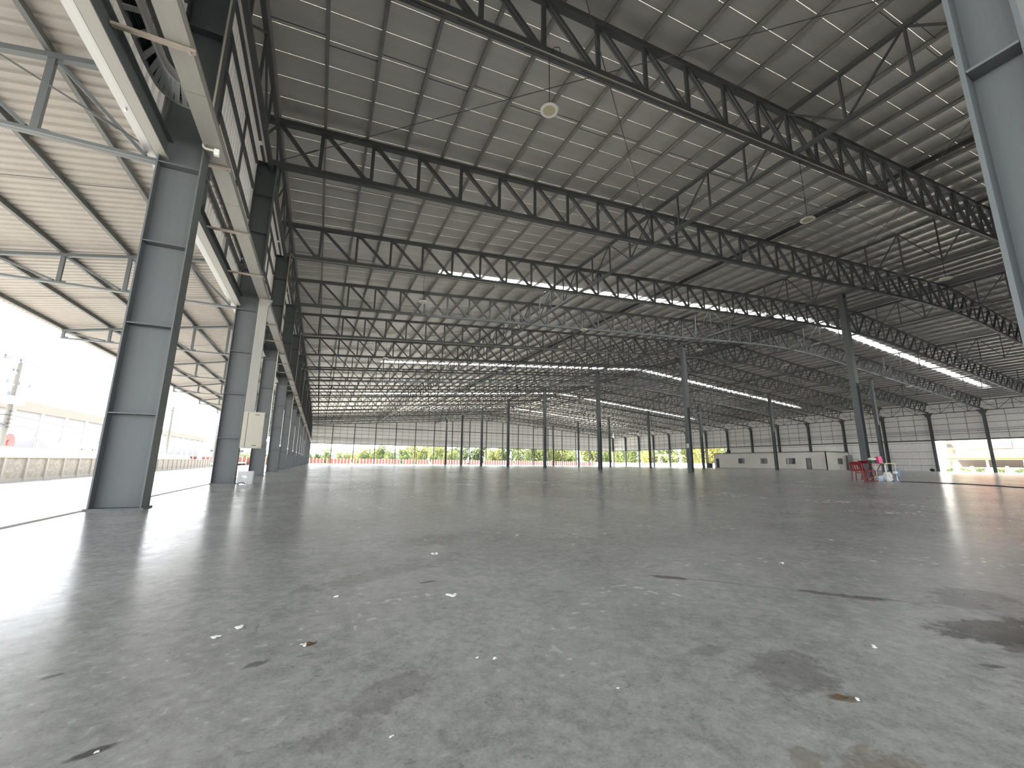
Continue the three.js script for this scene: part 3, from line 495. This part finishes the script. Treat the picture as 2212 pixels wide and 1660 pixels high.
  const cr = nook('crumpled_sheet', 'crumpled white plastic sheet leaning under the white table', 'sheet', 0.38, -0.1); const sg = new THREE.IcosahedronGeometry(0.17, 3), P = sg.attributes.position; for (let i = 0; i < P.count; i++) { const v = new THREE.Vector3().fromBufferAttribute(P, i), n = 0.6 + 0.8 * noise(v.x * 22 + 50, v.y * 22 + v.z * 17 + 50, 997); P.setXYZ(i, v.x * n * 1.05, Math.max(-0.17, v.y * n * 1.25), v.z * n * 0.7); } sg.computeVertexNormals(); put('folds', sg, MAT.white, cr).position.y = 0.172;
  const ex = nook('power_strip', 'black power strip lying on the floor beside the blue fan', 'power strip', 0.5, -0.1); lb('body', [0, 0.018, 0], [0.16, 0.036, 0.05], MAT.black, ex); lb('socket_face', [0, 0.037, 0], [0.13, 0.004, 0.035], MAT.white, ex);
  const cord = thing('floor_cable', 'black cable lying across the floor from the blue fan to the right', 'cable', NOOK(0.7, 0, -0.1)); joined('cable', [gtube([NOOK(0.55, 0.012, -0.1), NOOK(0.9, 0.012, -0.14), [21.6, 0.012, 7.2], [20.5, 0.012, 5.7], [19.66, 0.012, 5.0], [18.2, 0.012, 3.4]], 0.016, 80, 8)], MAT.black, cord);
  for (const [t, q, i] of [[-0.43, -0.18, 0], [0.1, -0.22, 1]]) { const s = nook('paper_scrap', i ? 'small white scrap on the floor before the folding table' : 'small white scrap on the floor before the red chair', 'scrap', t, q); put('paper', new THREE.IcosahedronGeometry(0.022, 1), MAT.white, s).position.y = 0.02; }
}
{ // notice on the second inner column
  const d = ZF(4), t = thing('notice_board', 'small white notice with a grey triangle fixed to an inner column', 'sign', [27.4, 2.1, d]);
  box('board', [27.412, 2.14, d - 0.0], [0.01, 0.34, 0.24], MAT.white, t); const tri = put('triangle', extrude([[-0.06, -0.07], [0.06, -0.07], [0, 0.06]], 0.003), MAT.galv, t); tri.rotation.y = -Math.PI / 2; tri.position.set(0.004, 0.03, 0);
}
// crumbs of plaster and leaves on the floor near the camera
{
  const bits = [[-0.184, 1.842, 0.02, 'large white plaster flake left of the floor middle'], [-0.251, 1.781, 0.014, 'small white plaster flake just nearer than the large flake'], [0.595, 1.896, 0.02, 'white plaster flake near the middle of the floor'], [0.126, 2.082, 0.014, 'white plaster flake farther left beyond the middle'],
    [0.5, 1.3, 0.008, 'tiny white crumb beside a dark scratch'], [0.54, 1.266, 0.009, 'pale pebble right of the dark scratch'], [0.78, 0.985, 0.007, 'bright white pellet right of the lower middle'], [2.631, 1.704, 0.014, 'white crumb far to the right'], [0.74, 2.75, 0.02, 'long white flake in the upper middle of the floor'], [0.015, 1.597, 0.013, 'white crumbs at the edge of a brown leaf'],
    [1.3, 0.69, 0.01, 'white crumbs at the edge of a tan leaf at right'], [0.2, 1.03, 0.006, 'thin white sliver low in the middle'], [1.72, 0.84, 0.012, 'white smear of plaster on the right side'], [-0.355, 1.222, 0.008, 'pale fleck on a dark smudge at lower left']];
  bits.forEach(([x, d, r, label]) => {
    const t = thing('plaster_crumb', label, 'crumb', [x, 0, d], 'crumbs of plaster on the floor'), n = r > 0.012 ? 5 : 2, g = [];
    for (let i = 0; i < n; i++) { const q = new THREE.IcosahedronGeometry(r * rr(0.35, 0.6), 0); q.scale(rr(0.9, 1.6), 0.35, rr(0.6, 1.1)); q.rotateY(rr(0, 3)); q.translate(x + rr(-1, 1) * r, r * 0.2, -d + rr(-0.8, 0.8) * r); g.push(q); } joined('flakes', g, MAT.white, t);
  });
  const leaf = new THREE.BufferGeometry(); { const pts = [], ix = []; for (let i = 0; i <= 8; i++) { const s = i / 8, w = 0.014 * Math.sin(Math.PI * Math.pow(s, 0.8)); pts.push(s * 0.06 - 0.03, 0.004 + 0.006 * Math.sin(s * 5), -w, s * 0.06 - 0.03, 0.003 + 0.002 * s, w); } for (let i = 0; i < 8; i++) ix.push(2 * i, 2 * i + 1, 2 * i + 2, 2 * i + 1, 2 * i + 3, 2 * i + 2); leaf.setAttribute('position', new THREE.Float32BufferAttribute(pts, 3)); leaf.setIndex(ix); leaf.computeVertexNormals(); }
  const lm = std({ color: new THREE.Color().setRGB(0.1, 0.06, 0.03), roughness: 0.8, side: THREE.DoubleSide });
  for (const [x, d, turn, label] of [[0.035, 1.605, 0.6, 'dry brown leaf left of the floor middle'], [1.28, 0.712, -0.4, 'dry brown leaf at the lower right']]) { const t = thing('dry_leaf', label, 'leaf', [x, 0, d], 'dry leaves on the floor'); put('blade', leaf, lm, t); t.rotation.y = turn; t.scale.setScalar(0.62); }
}

// ---------------------------------------------------------------- white office rooms against the right wall
{
  const X0 = 80, X1 = 87.2, D0 = 42.1, D1 = 64.6, H = 3.2, T = 0.14, t = thing('office_block', 'long low off-white office block built against the right wall', 'office', [X0, 0, D0]);
  const holesF = [[44.6, 45.5, 0, 2.05], [47.3, 49.0, 0.95, 2.05], [52.6, 54.0, 1.0, 2.05], [57.4, 58.8, 1.0, 2.05], [63.4, 64.2, 0, 2.05]];
  const wallGeo = extrude([[0, 0], [D1 - D0, 0], [D1 - D0, H], [0, H]], T, 0, holesF.map(([a, b, y0, y1]) => [[a - D0, Math.max(y0, 0.02)], [b - D0, Math.max(y0, 0.02)], [b - D0, y1], [a - D0, y1]]));
  const f = put('front_wall', wallGeo, MAT.offwhite, t); f.rotation.y = Math.PI / 2; 
  const sideGeo = extrude([[0, 0], [X1 - X0, 0], [X1 - X0, H], [0, H]], T, 0, [[[3.4, 1], [4.9, 1], [4.9, 2.05], [3.4, 2.05]]]); put('side_wall', sideGeo, MAT.offwhite, t).position.z = -T;
  put('end_wall', extrude([[0, 0], [X1 - X0, 0], [X1 - X0, H], [0, H]], T), MAT.offwhite, t).position.z = -(D1 - D0);
  put('back_wall', extrude([[0, 0], [D1 - D0, 0], [D1 - D0, H], [0, H]], T), MAT.offwhite, t).rotation.y = Math.PI / 2; t.children.at(-1).position.x = X1 - X0 - T; box('flat_roof', [(X0 + X1) / 2, H - 0.06, (D0 + D1) / 2], [X1 - X0, 0.12, D1 - D0], MAT.offwhite, t); box('skirting', [X0 - 0.012, 0.06, (D0 + D1) / 2], [0.02, 0.12, D1 - D0], MAT.galv, t);
  for (const [a, b, y0, y1] of holesF) { const win = y0 > 0.5, w = new THREE.Group(); w.name = win ? 'window' : 'door'; w.position.set(0.05, (y0 + y1) / 2, -((a + b) / 2 - D0)); t.add(w);
    const P = (n, c, s, m) => { const q = put(n, UNIT, m, w); q.position.set(...c); q.scale.set(...s); }; const W = b - a, hh = y1 - y0;
    for (const s of [-1, 1]) { P('frame_bar', [0, s * (hh / 2 - 0.02), 0], [0.06, 0.04, W], MAT.galv); P('frame_bar', [0, 0, s * (W / 2 - 0.02)], [0.06, hh, 0.04], MAT.galv); } if (win) P('mullion', [0, 0, 0], [0.05, hh, 0.035], MAT.galv);
    P('pane', [0.01, 0, 0], [0.006, hh - 0.06, W - 0.06], a === 44.6 || win ? MAT.glass : MAT.steelDark); }
  const w = new THREE.Group(); w.name = 'window'; w.position.set(4.15, 1.52, -0.04); t.add(w); for (const s of [-1, 1]) { const q = put('frame_bar', UNIT, MAT.galv, w); q.position.set(0, s * 0.5, 0); q.scale.set(1.5, 0.05, 0.06); const e = put('frame_bar', UNIT, MAT.galv, w); e.position.set(s * 0.73, 0, 0); e.scale.set(0.05, 1, 0.06); } const gp = put('pane', UNIT, MAT.glass, w); gp.scale.set(1.42, 0.98, 0.006);
  const dr = thing('store_door', 'grey metal-framed door panel between office block and right wall', 'door', [86.2, 0, 41.6]); box('leaf', [86.4, 1.3, 41.6], [1.6, 2.6, 0.04], MAT.galv, dr); for (const y of [0.05, 0.9, 1.75, 2.55]) box('rail', [86.4, y, 41.57], [1.6, 0.06, 0.05], MAT.truss, dr);
  const bn = thing('black_bin', 'black box standing at the far end of the office block', 'box', [79.6, 0, 65.6]); box('box', [79.6, 0.5, 65.6], [0.9, 0.98, 0.9], MAT.steelDark, bn); box('lid', [79.6, 1.01, 65.6], [0.98, 0.05, 0.98], MAT.black, bn);
  const fan = thing('exhaust_fan', 'round black exhaust fan above the far end of the office block', 'fan', [87.2, 3.7, 66.4]); const tr = put('ring', new THREE.TorusGeometry(0.42, 0.1, 10, 28), MAT.black, fan); tr.rotation.y = Math.PI / 2; const hub = put('hub', CYL24, MAT.black, fan); hub.rotation.z = Math.PI / 2; hub.scale.set(0.12, 0.2, 0.12); for (let i = 0; i < 4; i++) { const b = put('blade', UNIT, MAT.steelDark, fan); b.scale.set(0.02, 0.66, 0.14); b.rotation.x = i * 0.785; }
  const bag = thing('black_bag', 'dark rubbish bag on the floor at the foot of the right wall', 'bag', [86.7, 0, 31.0]); const bg = new THREE.IcosahedronGeometry(0.5, 3), P = bg.attributes.position; for (let i = 0; i < P.count; i++) { const v = new THREE.Vector3().fromBufferAttribute(P, i), n = 0.8 + 0.4 * noise(v.x * 7 + 50, v.y * 7 + v.z * 9 + 50, 997); P.setXYZ(i, v.x * n * 0.7, Math.max(-0.35, v.y * n * 0.75), v.z * n); } bg.computeVertexNormals(); put('sack', bg, MAT.rubber, bag).position.y = 0.36; bag.scale.setScalar(0.6);
}

// ---------------------------------------------------------------- outdoors
const concrete = std({ map: (() => { const t = mottled([0.45, 0.44, 0.41], 0.14, 512, 12); t.repeat.set(0.12, 0.12); return t; })(), roughness: 0.9 });
const metric = (g, x = 0) => { const P = g.attributes.position, U = g.attributes.uv, N = g.attributes.normal; for (let i = 0; i < P.count; i++) Math.abs(N.getY(i)) > 0.5 ? U.setXY(i, P.getX(i), P.getZ(i)) : Math.abs(N.getX(i)) > 0.5 ? U.setXY(i, P.getZ(i), P.getY(i)) : U.setXY(i, P.getX(i), P.getY(i)); return g; };
const asphalt = std({ map: (() => { const t = mottled([0.14, 0.137, 0.131], 0.14, 512, 12); t.repeat.set(0.12, 0.12); return t; })(), roughness: 0.9 });
{
  const s = (name, label, x0, x1, d0, d1, y, mat) => { const t = setting(name, label); const g = metric(new THREE.BoxGeometry(x1 - x0, 0.4, d1 - d0)); const m = put('ground_slab', g, mat, t); m.position.set((x0 + x1) / 2, y - 0.2, -(d0 + d1) / 2); };
  s('yard_left', 'sunlit pale concrete yard beside the open left side', -70, -2.4, -60, 320, -1.1, asphalt);
  s('yard_far', 'pale ground beyond the far end of the hall', -2.4, 320, 110.5, 320, -1.1, concrete);
  s('yard_right', 'pale ground to the right of the hall', 88.1, 260, -60, 110.5, -0.12, concrete);
  s('yard_front', 'concrete apron in front of the hall', -2.4, 88.1, -60, -7, -0.1, concrete);
}
{ // block boundary wall of the yard
  const block = std({ map: texture(512, 256, (u, v, c) => { const row = Math.floor(v * 9), q = u * 7 + (row % 2) * 0.5, j = q % 1, e = Math.min(j, 1 - j) < 0.04 || (v * 9) % 1 < 0.1 ? 0.82 : 1, n = 0.85 + 0.35 * noise(u * 12, v * 8, 12) * (0.7 + 0.6 * hash2(Math.floor(q) + 5, row + 3)); c[0] = 0.22 * n * e; c[1] = 0.2 * n * e; c[2] = 0.17 * n * e; }), roughness: 0.95 });
  const post = paint([0.26, 0.24, 0.21], 0.9, 0.25), wx = (d) => -17.7 - 0.045 * d, t = thing('boundary_wall', 'weathered block boundary wall with concrete posts across the yard', 'wall', [wx(20), -1.1, 20]);
  const pg = new THREE.BoxGeometry(1, 1, 1);
  for (let i = 0; i < 44; i++) { const d = 18 + 2.8 * i, a = [wx(d), -0.16, d], b = [wx(d + 2.8), -0.16, d + 2.8]; const m = bar('panel', a, b, 0.1, 1.5, block, t); bar('plinth', [a[0] + 0.03, -1.0, a[2]], [b[0] + 0.03, -1.0, b[2]], 0.2, 0.22, post, t); bar('coping', [a[0], 0.62, a[2]], [b[0], 0.62, b[2]], 0.26, 0.1, post, t); box('post', [a[0] + 0.06, -0.25, d], [0.24, 1.7, 0.2], post, t); }
  // parked cars just behind it, only their roofs show
  const prof = [[-2.1, 0.35], [-2.15, 0.8], [-1.2, 0.95], [-0.65, 1.42], [0.75, 1.45], [1.45, 1.0], [2.1, 0.9], [2.2, 0.4]], glassD = paint([0.03, 0.035, 0.04], 0.15), tyre = new THREE.CylinderGeometry(0.32, 0.32, 0.2, 18).rotateZ(Math.PI / 2);
  const cg = extrude(prof, 1.6, 0.06); cg.translate(0, 0, -0.8); cg.rotateY(Math.PI / 2); const wg = extrude([[-0.6, 0.98], [-0.5, 1.36], [0.7, 1.38], [1.25, 1.0]], 1.66); wg.translate(0, 0, -0.83); wg.rotateY(Math.PI / 2);
  for (let i = 0; i < 14; i++) { const d = 38 + 4.9 * i, x = wx(d) - 1.9; const o = thing('parked_car', `white car roof showing over the boundary wall, ${ORD[i + 1]} from the left`, 'car', [x, -0.12, d], 'cars parked behind the boundary wall'); put('body', cg, MAT.white, o); put('windows', wg, glassD, o); for (const [a, b] of [[-0.75, 1.35], [0.75, 1.35], [-0.75, -1.35], [0.75, -1.35]]) put('wheel', tyre, MAT.rubber, o).position.set(a, 0.32, b); }
  setting('car_park', 'raised ground behind the boundary wall').add(shade(new THREE.Mesh(new THREE.BoxGeometry(40, 0.4, 260), concrete))); const cp = scene.children.at(-1); cp.children[0].name = 'ground_slab'; cp.position.set(-43, -0.33, -100); 
  cp.rotation.y = 0;
}
{ // the neighbouring warehouse
  const X = -42, cl = std({ map: mottled([0.13, 0.13, 0.145], 0.05, 256, 5), roughness: 0.6 }), band = paint([0.13, 0.115, 0.1], 0.8, 0.05), t = thing('neighbour_warehouse', 'long white warehouse with a beige parapet beyond the yard', 'building', [X, -0.5, 70]);
  for (let i = 0; i < 20; i++) { const d = 58 + 7.2 * i; box('wall_panel', [X - 0.2, 3.6, d + 3.6], [0.4, 8.3, 7.15], cl, t); box('pilaster', [X + 0.08, 3.6, d], [0.3, 8.3, 0.4], MAT.white, t); }
  box('parapet', [X, 8.45, 130], [0.8, 1.5, 145], band, t); box('roof', [X - 15, 8.6, 130], [30, 0.3, 145], cl, t); for (const y of [0.9, 1.2, 1.5, 1.8]) rod('pipe', [X + 0.5, y, 58], [X + 0.5, y, 120], 0.06, MAT.galv, t);
  const sg = thing('round_sign', 'large maroon round disc beside the near utility pole', 'disc', [-25.5, 1.9, 53]); const ds = put('disc', CYL24, paint([0.09, 0.035, 0.033], 0.6), sg); ds.scale.set(0.85, 0.08, 0.85); ds.rotation.z = Math.PI / 2; const hb = put('hub', CYL24, MAT.red, sg); hb.scale.set(0.25, 0.16, 0.25); hb.rotation.z = Math.PI / 2; rod('stand', [-25.5, -0.45, 53], [-25.5, 1.1, 53], 0.08, MAT.galv, sg);
  for (const [d, i] of [[56, 0], [104, 1], [107, 2]]) { const c = thing('red_banner', ['narrow red banner pole right of the near utility pole', 'narrow red banner pole far down the yard', 'second red banner pole far down the yard'][i], 'banner', [-25, -0.45, d]); box('banner', [-25, 1.75, d], [0.06, 1.5, 0.34], MAT.red, c); box('stripe', [-24.96, 1.75, d], [0.02, 1.45, 0.1], MAT.white, c); rod('pole', [-25, -0.45, d - 0.2], [-25, 2.55, d - 0.2], 0.04, MAT.galv, c); }
  const sh = thing('guard_hut', 'low beige hut with dark windows beyond the boundary wall', 'hut', [-27, -0.45, 70]), hb2 = paint([0.5, 0.44, 0.34], 0.85, 0.1); box('walls', [-28, 0.9, 74], [2.6, 2.7, 12], hb2, sh); box('roof', [-27.8, 2.35, 74], [3.4, 0.14, 13], MAT.galv, sh); for (const d of [69.5, 72.3, 75.2, 78]) box('window_pane', [-26.68, 1.3, d], [0.06, 1.0, 1.0], MAT.black, sh); for (const d of [68.4, 71, 73.8, 76.6, 79.4]) rod('porch_post', [-26.2, -0.45, d], [-26.2, 2.3, d], 0.05, MAT.white, sh);
  const fb = thing('far_building', 'pale two-storey building at the far end of the yard', 'building', [-34, -1, 215]); box('body', [-36, 3.2, 220], [16, 8.4, 12], MAT.white, fb); box('roof', [-36, 7.5, 220], [17, 0.6, 13], MAT.galv, fb); for (const x of [-41, -37.5, -34, -30.5]) box('window_pane', [x, 4.4, 213.9], [1.5, 1.1, 0.2], MAT.steelDark, fb);
}
function utilityPole(label, x, d, top, big) {
  const t = thing('utility_pole', label, 'utility pole', [x, -0.45, d], 'concrete utility poles'), con = paint([0.1, 0.097, 0.09], 0.85, 0.15), ins = paint([0.09, 0.1, 0.14], 0.35);
  const p = put('pole', new THREE.CylinderGeometry(0.14, 0.22, top + 0.45, 8), con, t); p.position.y = (top + 0.45) / 2;
  rod('mast', [x, top - 0.2, d], [x, top + 1.35, d], 0.05, MAT.galv, t);
  const arm = (y, a, b, n) => { box('crossarm', [x, y, d + (a + b) / 2], [0.09, 0.1, b - a], MAT.galv, t); for (let i = 0; i < n; i++) { const z = d + lerp(a + 0.12, b - 0.12, n > 1 ? i / (n - 1) : 0.5); const m = put('insulator', new THREE.CylinderGeometry(0.06, 0.075, 0.3, 10), ins, t); m.position.copy(V([x, y + 0.2, z])).sub(own(t)); } };
  arm(top - 0.05, -2.0, 0.1, 2); arm(top - 0.95, -1.3, 0.1, 1);
  if (big) { arm(top - 1.9, -2.5, 1.9, 4); box('transformer', [x + 0.1, top - 3.15, d - 0.1], [0.7, 0.62, 1.7], MAT.galv, t); for (const o of [-0.6, -0.45, 0.0]) { const m = put('bushing', new THREE.CylinderGeometry(0.05, 0.07, 0.4, 8), ins, t); m.position.copy(V([x, top - 2.65, d + o])).sub(own(t)); } box('rating_plate', [x + 0.47, top - 3.12, d - 0.35], [0.02, 0.18, 0.6], MAT.white, t); for (let i = 0; i < 5; i++) box('cable_clamp', [x + 0.2, top - 4.0 - 0.32 * i, d - 0.1], [0.16, 0.1, 0.2], MAT.black, t); joined('cable_coil', [gtube([[x + 0.15, top - 5.1, d - 0.2], [x + 0.2, top - 5.3, d - 1.2], [x + 0.15, top - 5.2, d - 2.0], [x + 0.2, top - 5.05, d - 1.1], [x + 0.15, top - 5.1, d - 0.2]], 0.06, 40, 6)], MAT.black, t); }
  return t;
}
utilityPole('near concrete utility pole with a transformer beyond the boundary wall', -22.7, 46.4, 8.25, true);
utilityPole('second concrete utility pole farther down the yard', -23.6, 89, 9.6, false);
utilityPole('third concrete utility pole far down the yard', -25, 132, 9.6, false);
{ const w = (label, y, o, s) => { const t = thing('power_line', label, 'cable', [-22.7, y, 46]); const pts = []; for (let i = 0; i <= 16; i++) { const d = 20 + (89 - 20) * i / 16, q = d < 46.4 ? (d - 20) / 26.4 : (d - 46.4) / 42.6; pts.push([lerp(-22.1, -23.6, i / 16), y + (d > 46.4 ? 1.3 * q : 0) - s * 4 * q * (1 - q), d + o]); } joined('wire', [gtube(pts, 0.03, 60, 5)], MAT.black, t); };
  w('uppermost thin power line between the utility poles', 8.5, -0.6, 0.5); w('second thin power line between the utility poles', 8.45, 0.3, 0.9); w('third thin power line between the utility poles', 7.6, 0, 0.8); w('thick low power line between the utility poles', 4.0, 0, 0.9); w('lowest sagging power line between the utility poles', 3.2, 0, 0.7); }
{ // red fence with white posts beyond the far end
  const red = std({ map: mottled([0.15, 0.045, 0.032], 0.25, 256, 8), roughness: 0.7, side: THREE.DoubleSide }), D = 175, t = thing('red_fence', 'fence of red metal panels between white posts beyond the far end', 'fence', [40, -1.1, D]);
  const g = ribbed(0.95, 0.16, 0.03, -1.0, 1.62);
  for (let i = 0; i < 184; i++) { const x = -40 + 1.2 * i; if (i % 19 !== 7 && !(hash2(i, 71) < 0.09)) { const m = put('panel', g, red, t); m.position.set(x + 0.12, 0, -D).sub(own(t)); } box('post', [x, 0.3, D], [0.16, 2.8, 0.16], MAT.white, t); }
}
{ // white balustrade and hedge side to the right
  const t = thing('white_balustrade', 'low white concrete balustrade outside the far right openings', 'balustrade', [100, -0.12, 64]); box('coping', [100, 1.05, 100], [0.3, 0.14, 72], MAT.white, t); box('plinth', [100, 0.1, 100], [0.3, 0.44, 72], MAT.white, t); for (let i = 0; i < 60; i++) { const m = put('panel', UNIT, MAT.white, t); m.position.set(0, 0.76, -(64.6 + 1.2 * i - 64)); m.scale.set(0.12, 0.72, 0.95); }
}
// trees: crowns of many small leaves on branching trunks
const leafMat = (rgb) => new THREE.MeshPhysicalMaterial({ color: new THREE.Color().setRGB(...rgb), roughness: 0.9, transmission: 0.35, thickness: 0, side: THREE.DoubleSide });
const LEAF = [leafMat([0.085, 0.115, 0.025]), leafMat([0.125, 0.145, 0.03]), leafMat([0.05, 0.078, 0.018]), leafMat([0.17, 0.165, 0.03])], BARK = paint([0.09, 0.065, 0.045], 0.95);
function crown(s, n, leaf) {
  const save = seed; seed = s; const pos = [], lobes = []; for (let i = 0; i < 9; i++) lobes.push([rr(-0.62, 0.62), rr(0.18, 0.8), rr(-0.62, 0.62), rr(0.22, 0.42)]);
  const a = new THREE.Vector3(), b = new THREE.Vector3(), p = new THREE.Vector3();
  for (let i = 0; i < n; i++) { const L = lobes[i % 9]; a.set(rr(-1, 1), rr(-1, 1), rr(-1, 1)).normalize(); p.set(L[0], L[1], L[2]).addScaledVector(a, L[3] * Math.cbrt(rr(0.25, 1))); a.set(rr(-1, 1), rr(-0.5, 0.5), rr(-1, 1)).normalize(); b.set(rr(-1, 1), rr(-1, 1), rr(-1, 1)).cross(a).normalize(); const w = leaf * rr(0.6, 1.2), h = w * 0.55; a.multiplyScalar(w); b.multiplyScalar(h);
    pos.push(p.x - a.x, p.y - a.y, p.z - a.z, p.x + b.x, p.y + b.y, p.z + b.z, p.x + a.x, p.y + a.y, p.z + a.z, p.x - a.x, p.y - a.y, p.z - a.z, p.x + a.x, p.y + a.y, p.z + a.z, p.x - b.x, p.y - b.y, p.z - b.z); }
  const g = new THREE.BufferGeometry(); g.setAttribute('position', new THREE.Float32BufferAttribute(pos, 3)); g.computeVertexNormals(); seed = save; return g;
}
const CROWN = [crown(11, 3600, 0.055), crown(23, 3600, 0.05), crown(37, 3600, 0.06), crown(51, 3600, 0.055)];
const trunkGeo = mergeGeometries([grod([0, 0, 0], [0.01, 0.4, 0], 0.035), grod([0.01, 0.36, 0], [0.22, 0.75, 0.1], 0.02), grod([0.01, 0.36, 0], [-0.2, 0.7, -0.12], 0.02), grod([0.01, 0.36, 0], [0.02, 0.8, 0.2], 0.018)]);
function tree(label, x, d, h, w, kind, ground, group) { const t = thing('leafy_tree', label, 'tree', [x, ground, d], group); const c = put('crown', CROWN[(Math.floor(x * 7 + d * 3) & 3)], LEAF[kind], t); c.scale.set(w / 2, h, w / 2); c.rotation.y = (x * 3.7) % 6; const k = put('trunk', trunkGeo, BARK, t); k.scale.set(h * 0.6, h, h * 0.6); return t; }
{
  let n = 0; for (let i = 0; i < 34; i++) { const x = -34 + 6.2 * i + 2 * hash2(i, 5), q = clamp((x + 10) / 110, 0, 1), h = lerp(3.4, 10.5, Math.pow(q, 0.8)) * (0.8 + 0.45 * hash2(i, 9)) + 1.1; n++; tree(`bright leafy tree behind the red fence, ${ORD[n]} from the left`, x, 188 + 22 * hash2(i, 3), h, h * (0.9 + 0.5 * hash2(i, 4)) + 2, [0, 1, 2, 1, 0, 3][Math.floor(hash2(i, 8) * 6)], -1.1, 'trees behind the red fence'); }
  n = 0; for (let i = 0; i < 30; i++) { const x = -30 + 3.1 * i + 1.5 * hash2(i, 25), h = 2.6 + 1.5 * hash2(i, 29) + 0.02 * (x + 30); n++; tree(`low green bush just behind the red fence, ${ORD[n]} from the left`, x, 179 + 4 * hash2(i, 23), h, 3.2 + 1.6 * hash2(i, 24), [0, 2, 1, 2][i % 4], -1.1, 'bushes behind the red fence'); }
  n = 0; for (let i = 0; i < 15; i++) { const d = 70 + 5.6 * i, x = 112 + 14 * hash2(i, 15), h = 7 + 4.5 * hash2(i, 19); n++; tree(`bright leafy tree beyond the white balustrade, ${ORD[n]} from the right`, x, d, h, h * 1.15, [0, 1, 0, 2, 3, 1][i % 6], -0.12, 'trees beyond the white balustrade'); }
  tree('dark leafy tree right behind the far end of the office block', 97, 71, 8, 9, 2, -0.12);
  const frond = (() => { const g = []; for (let i = 0; i < 12; i++) { const s0 = i / 12, s1 = (i + 1) / 12, P = (s) => [s * 2.4, 1.1 * Math.sin(s * 2.3) - s * s * 1.1, 0], a = P(s0), b = P(s1); g.push(gbar(a, b, 0.03, 0.03)); for (const z of [-1, 1]) g.push(gbar(b, [b[0] + 0.25, b[1] - 0.25 - 0.1 * s1, z * 0.62 * Math.sin(Math.PI * (0.15 + 0.8 * s1))], 0.09, 0.012)); } return mergeGeometries(g); })();
  for (const [x, d, h, i] of [[104, 104, 2.6, 0], [104, 97, 2.2, 1]]) { const t = thing('palm_tree', i ? 'short pale palm right of another palm beyond the balustrade' : 'short pale palm with arching fronds in the far right corner', 'palm', [x, -0.12, d], 'palms beyond the balustrade'); rod('trunk', [x, -0.12, d], [x, h, d], 0.16, BARK, t); for (let k = 0; k < 14; k++) { const m = put('frond', frond, LEAF[1], t); m.position.y = h + 0.1; m.rotation.set(0, k * 2.4, 0.25 + 0.5 * hash2(k, i)); } }
}
{ // house with an orange tiled porch roof to the right
  const cream = paint([0.3, 0.275, 0.215], 0.85, 0.05), pink = paint([0.26, 0.15, 0.13], 0.85, 0.06), maroon = paint([0.16, 0.05, 0.045], 0.8), tileM = paint([0.27, 0.13, 0.04], 0.7, 0.15), dark = paint([0.1, 0.09, 0.085], 0.6), t = thing('tiled_house', 'cream and pink house with an orange tiled porch roof to the right', 'house', [112, -0.12, 28]);
  box('wall', [114.2, 3.6, 26], [0.3, 7.4, 25], cream, t); box('wall_band', [114.0, 3.45, 31], [0.2, 1.15, 9], pink, t); box('wall_band', [114.0, 3.45, 19.5], [0.2, 1.15, 5], pink, t);
  box('shutter', [114.0, 4.85, 31], [0.16, 1.4, 8], maroon, t); box('shutter_panel', [113.9, 4.85, 30.6], [0.1, 1.3, 2.6], dark, t); for (const d of [37.5, 26, 23, 17]) { box('window_pane', [114.0, 4.9, d], [0.12, 0.7, 1.1], dark, t); box('window_sill', [113.9, 4.45, d], [0.3, 0.1, 1.4], MAT.white, t); } for (const [d, y] of [[36.4, 3.6], [25, 3.7], [22, 3.7]]) { box('trim_bar', [114.0, y + 0.4, d], [0.14, 0.22, 1.6], pink, t); box('trim_bar', [114.0, y - 0.2, d + 0.7], [0.14, 1.1, 0.25], pink, t); }
  box('side_wing', [113.5, 3.4, 39.6], [2, 6.6, 3.4], MAT.white, t); box('porch_back', [113.6, 1.1, 26.5], [0.2, 2.3, 21], dark, t);
  for (let i = 0; i < 5; i++) box('porch_column', [110.1, 1.05, 36.1 - 4.4 * i], [0.28, 2.2, 0.28], cream, t);
  box('porch_beam', [110.1, 2.15, 26.5], [0.2, 0.16, 21], cream, t);
  const tg = new THREE.CylinderGeometry(0.13, 0.13, 1, 8, 1, true, 0, Math.PI).rotateZ(Math.PI / 2);      // rows of rounded tiles
  for (let i = 0; i < 52; i++) for (let k = 0; k < 3; k++) { const m = put('roof_tile', tg, tileM, t); const x = 109.95 + 1.2 * k, d = 16.4 + 0.4 * i; m.position.copy(V([x, 2.42 + 0.3 * k, d])).sub(own(t)); m.rotation.set(-Math.PI / 2, 0, 0); m.rotation.order = 'ZXY'; m.rotation.set(0, 0, 0.25); m.scale.set(1.3, 1, 1.5); }
  box('roof_board', [111.4, 2.72, 26.6], [3.7, 0.08, 21], tileM, t).rotation.z = 0.245; 
  const lw = thing('garden_wall', 'low cream garden wall in front of the tiled house', 'wall', [107, -0.12, 27]); box('panel', [107, 0.3, 26], [0.2, 0.85, 23], cream, lw); for (let i = 0; i < 6; i++) box('pier', [106.95, 0.4, 37 - 4.2 * i], [0.34, 1.1, 0.34], cream, lw);
  for (let i = 0; i < 9; i++) { const d = 35.5 - 2.1 * i, s = thing('garden_shrub', `small green shrub along the garden wall, ${ORD[i + 1]} from the left`, 'shrub', [105.9, -0.12, d], 'shrubs along the garden wall'); const c = put('foliage', CROWN[i % 4], LEAF[[2, 0][i % 2]], s); c.scale.set(0.65, 0.8, 1.05); }
  const ur = thing('garden_urn', 'pale round urn left of the tiled house', 'urn', [107.6, -0.12, 38.6]); put('urn', lathe([[0, 0], [0.3, 0], [0.25, 0.5], [0.2, 0.8], [0.55, 1.3], [0.6, 1.4], [0, 1.4]]), cream, ur);
}
renderer.render(scene, camera);
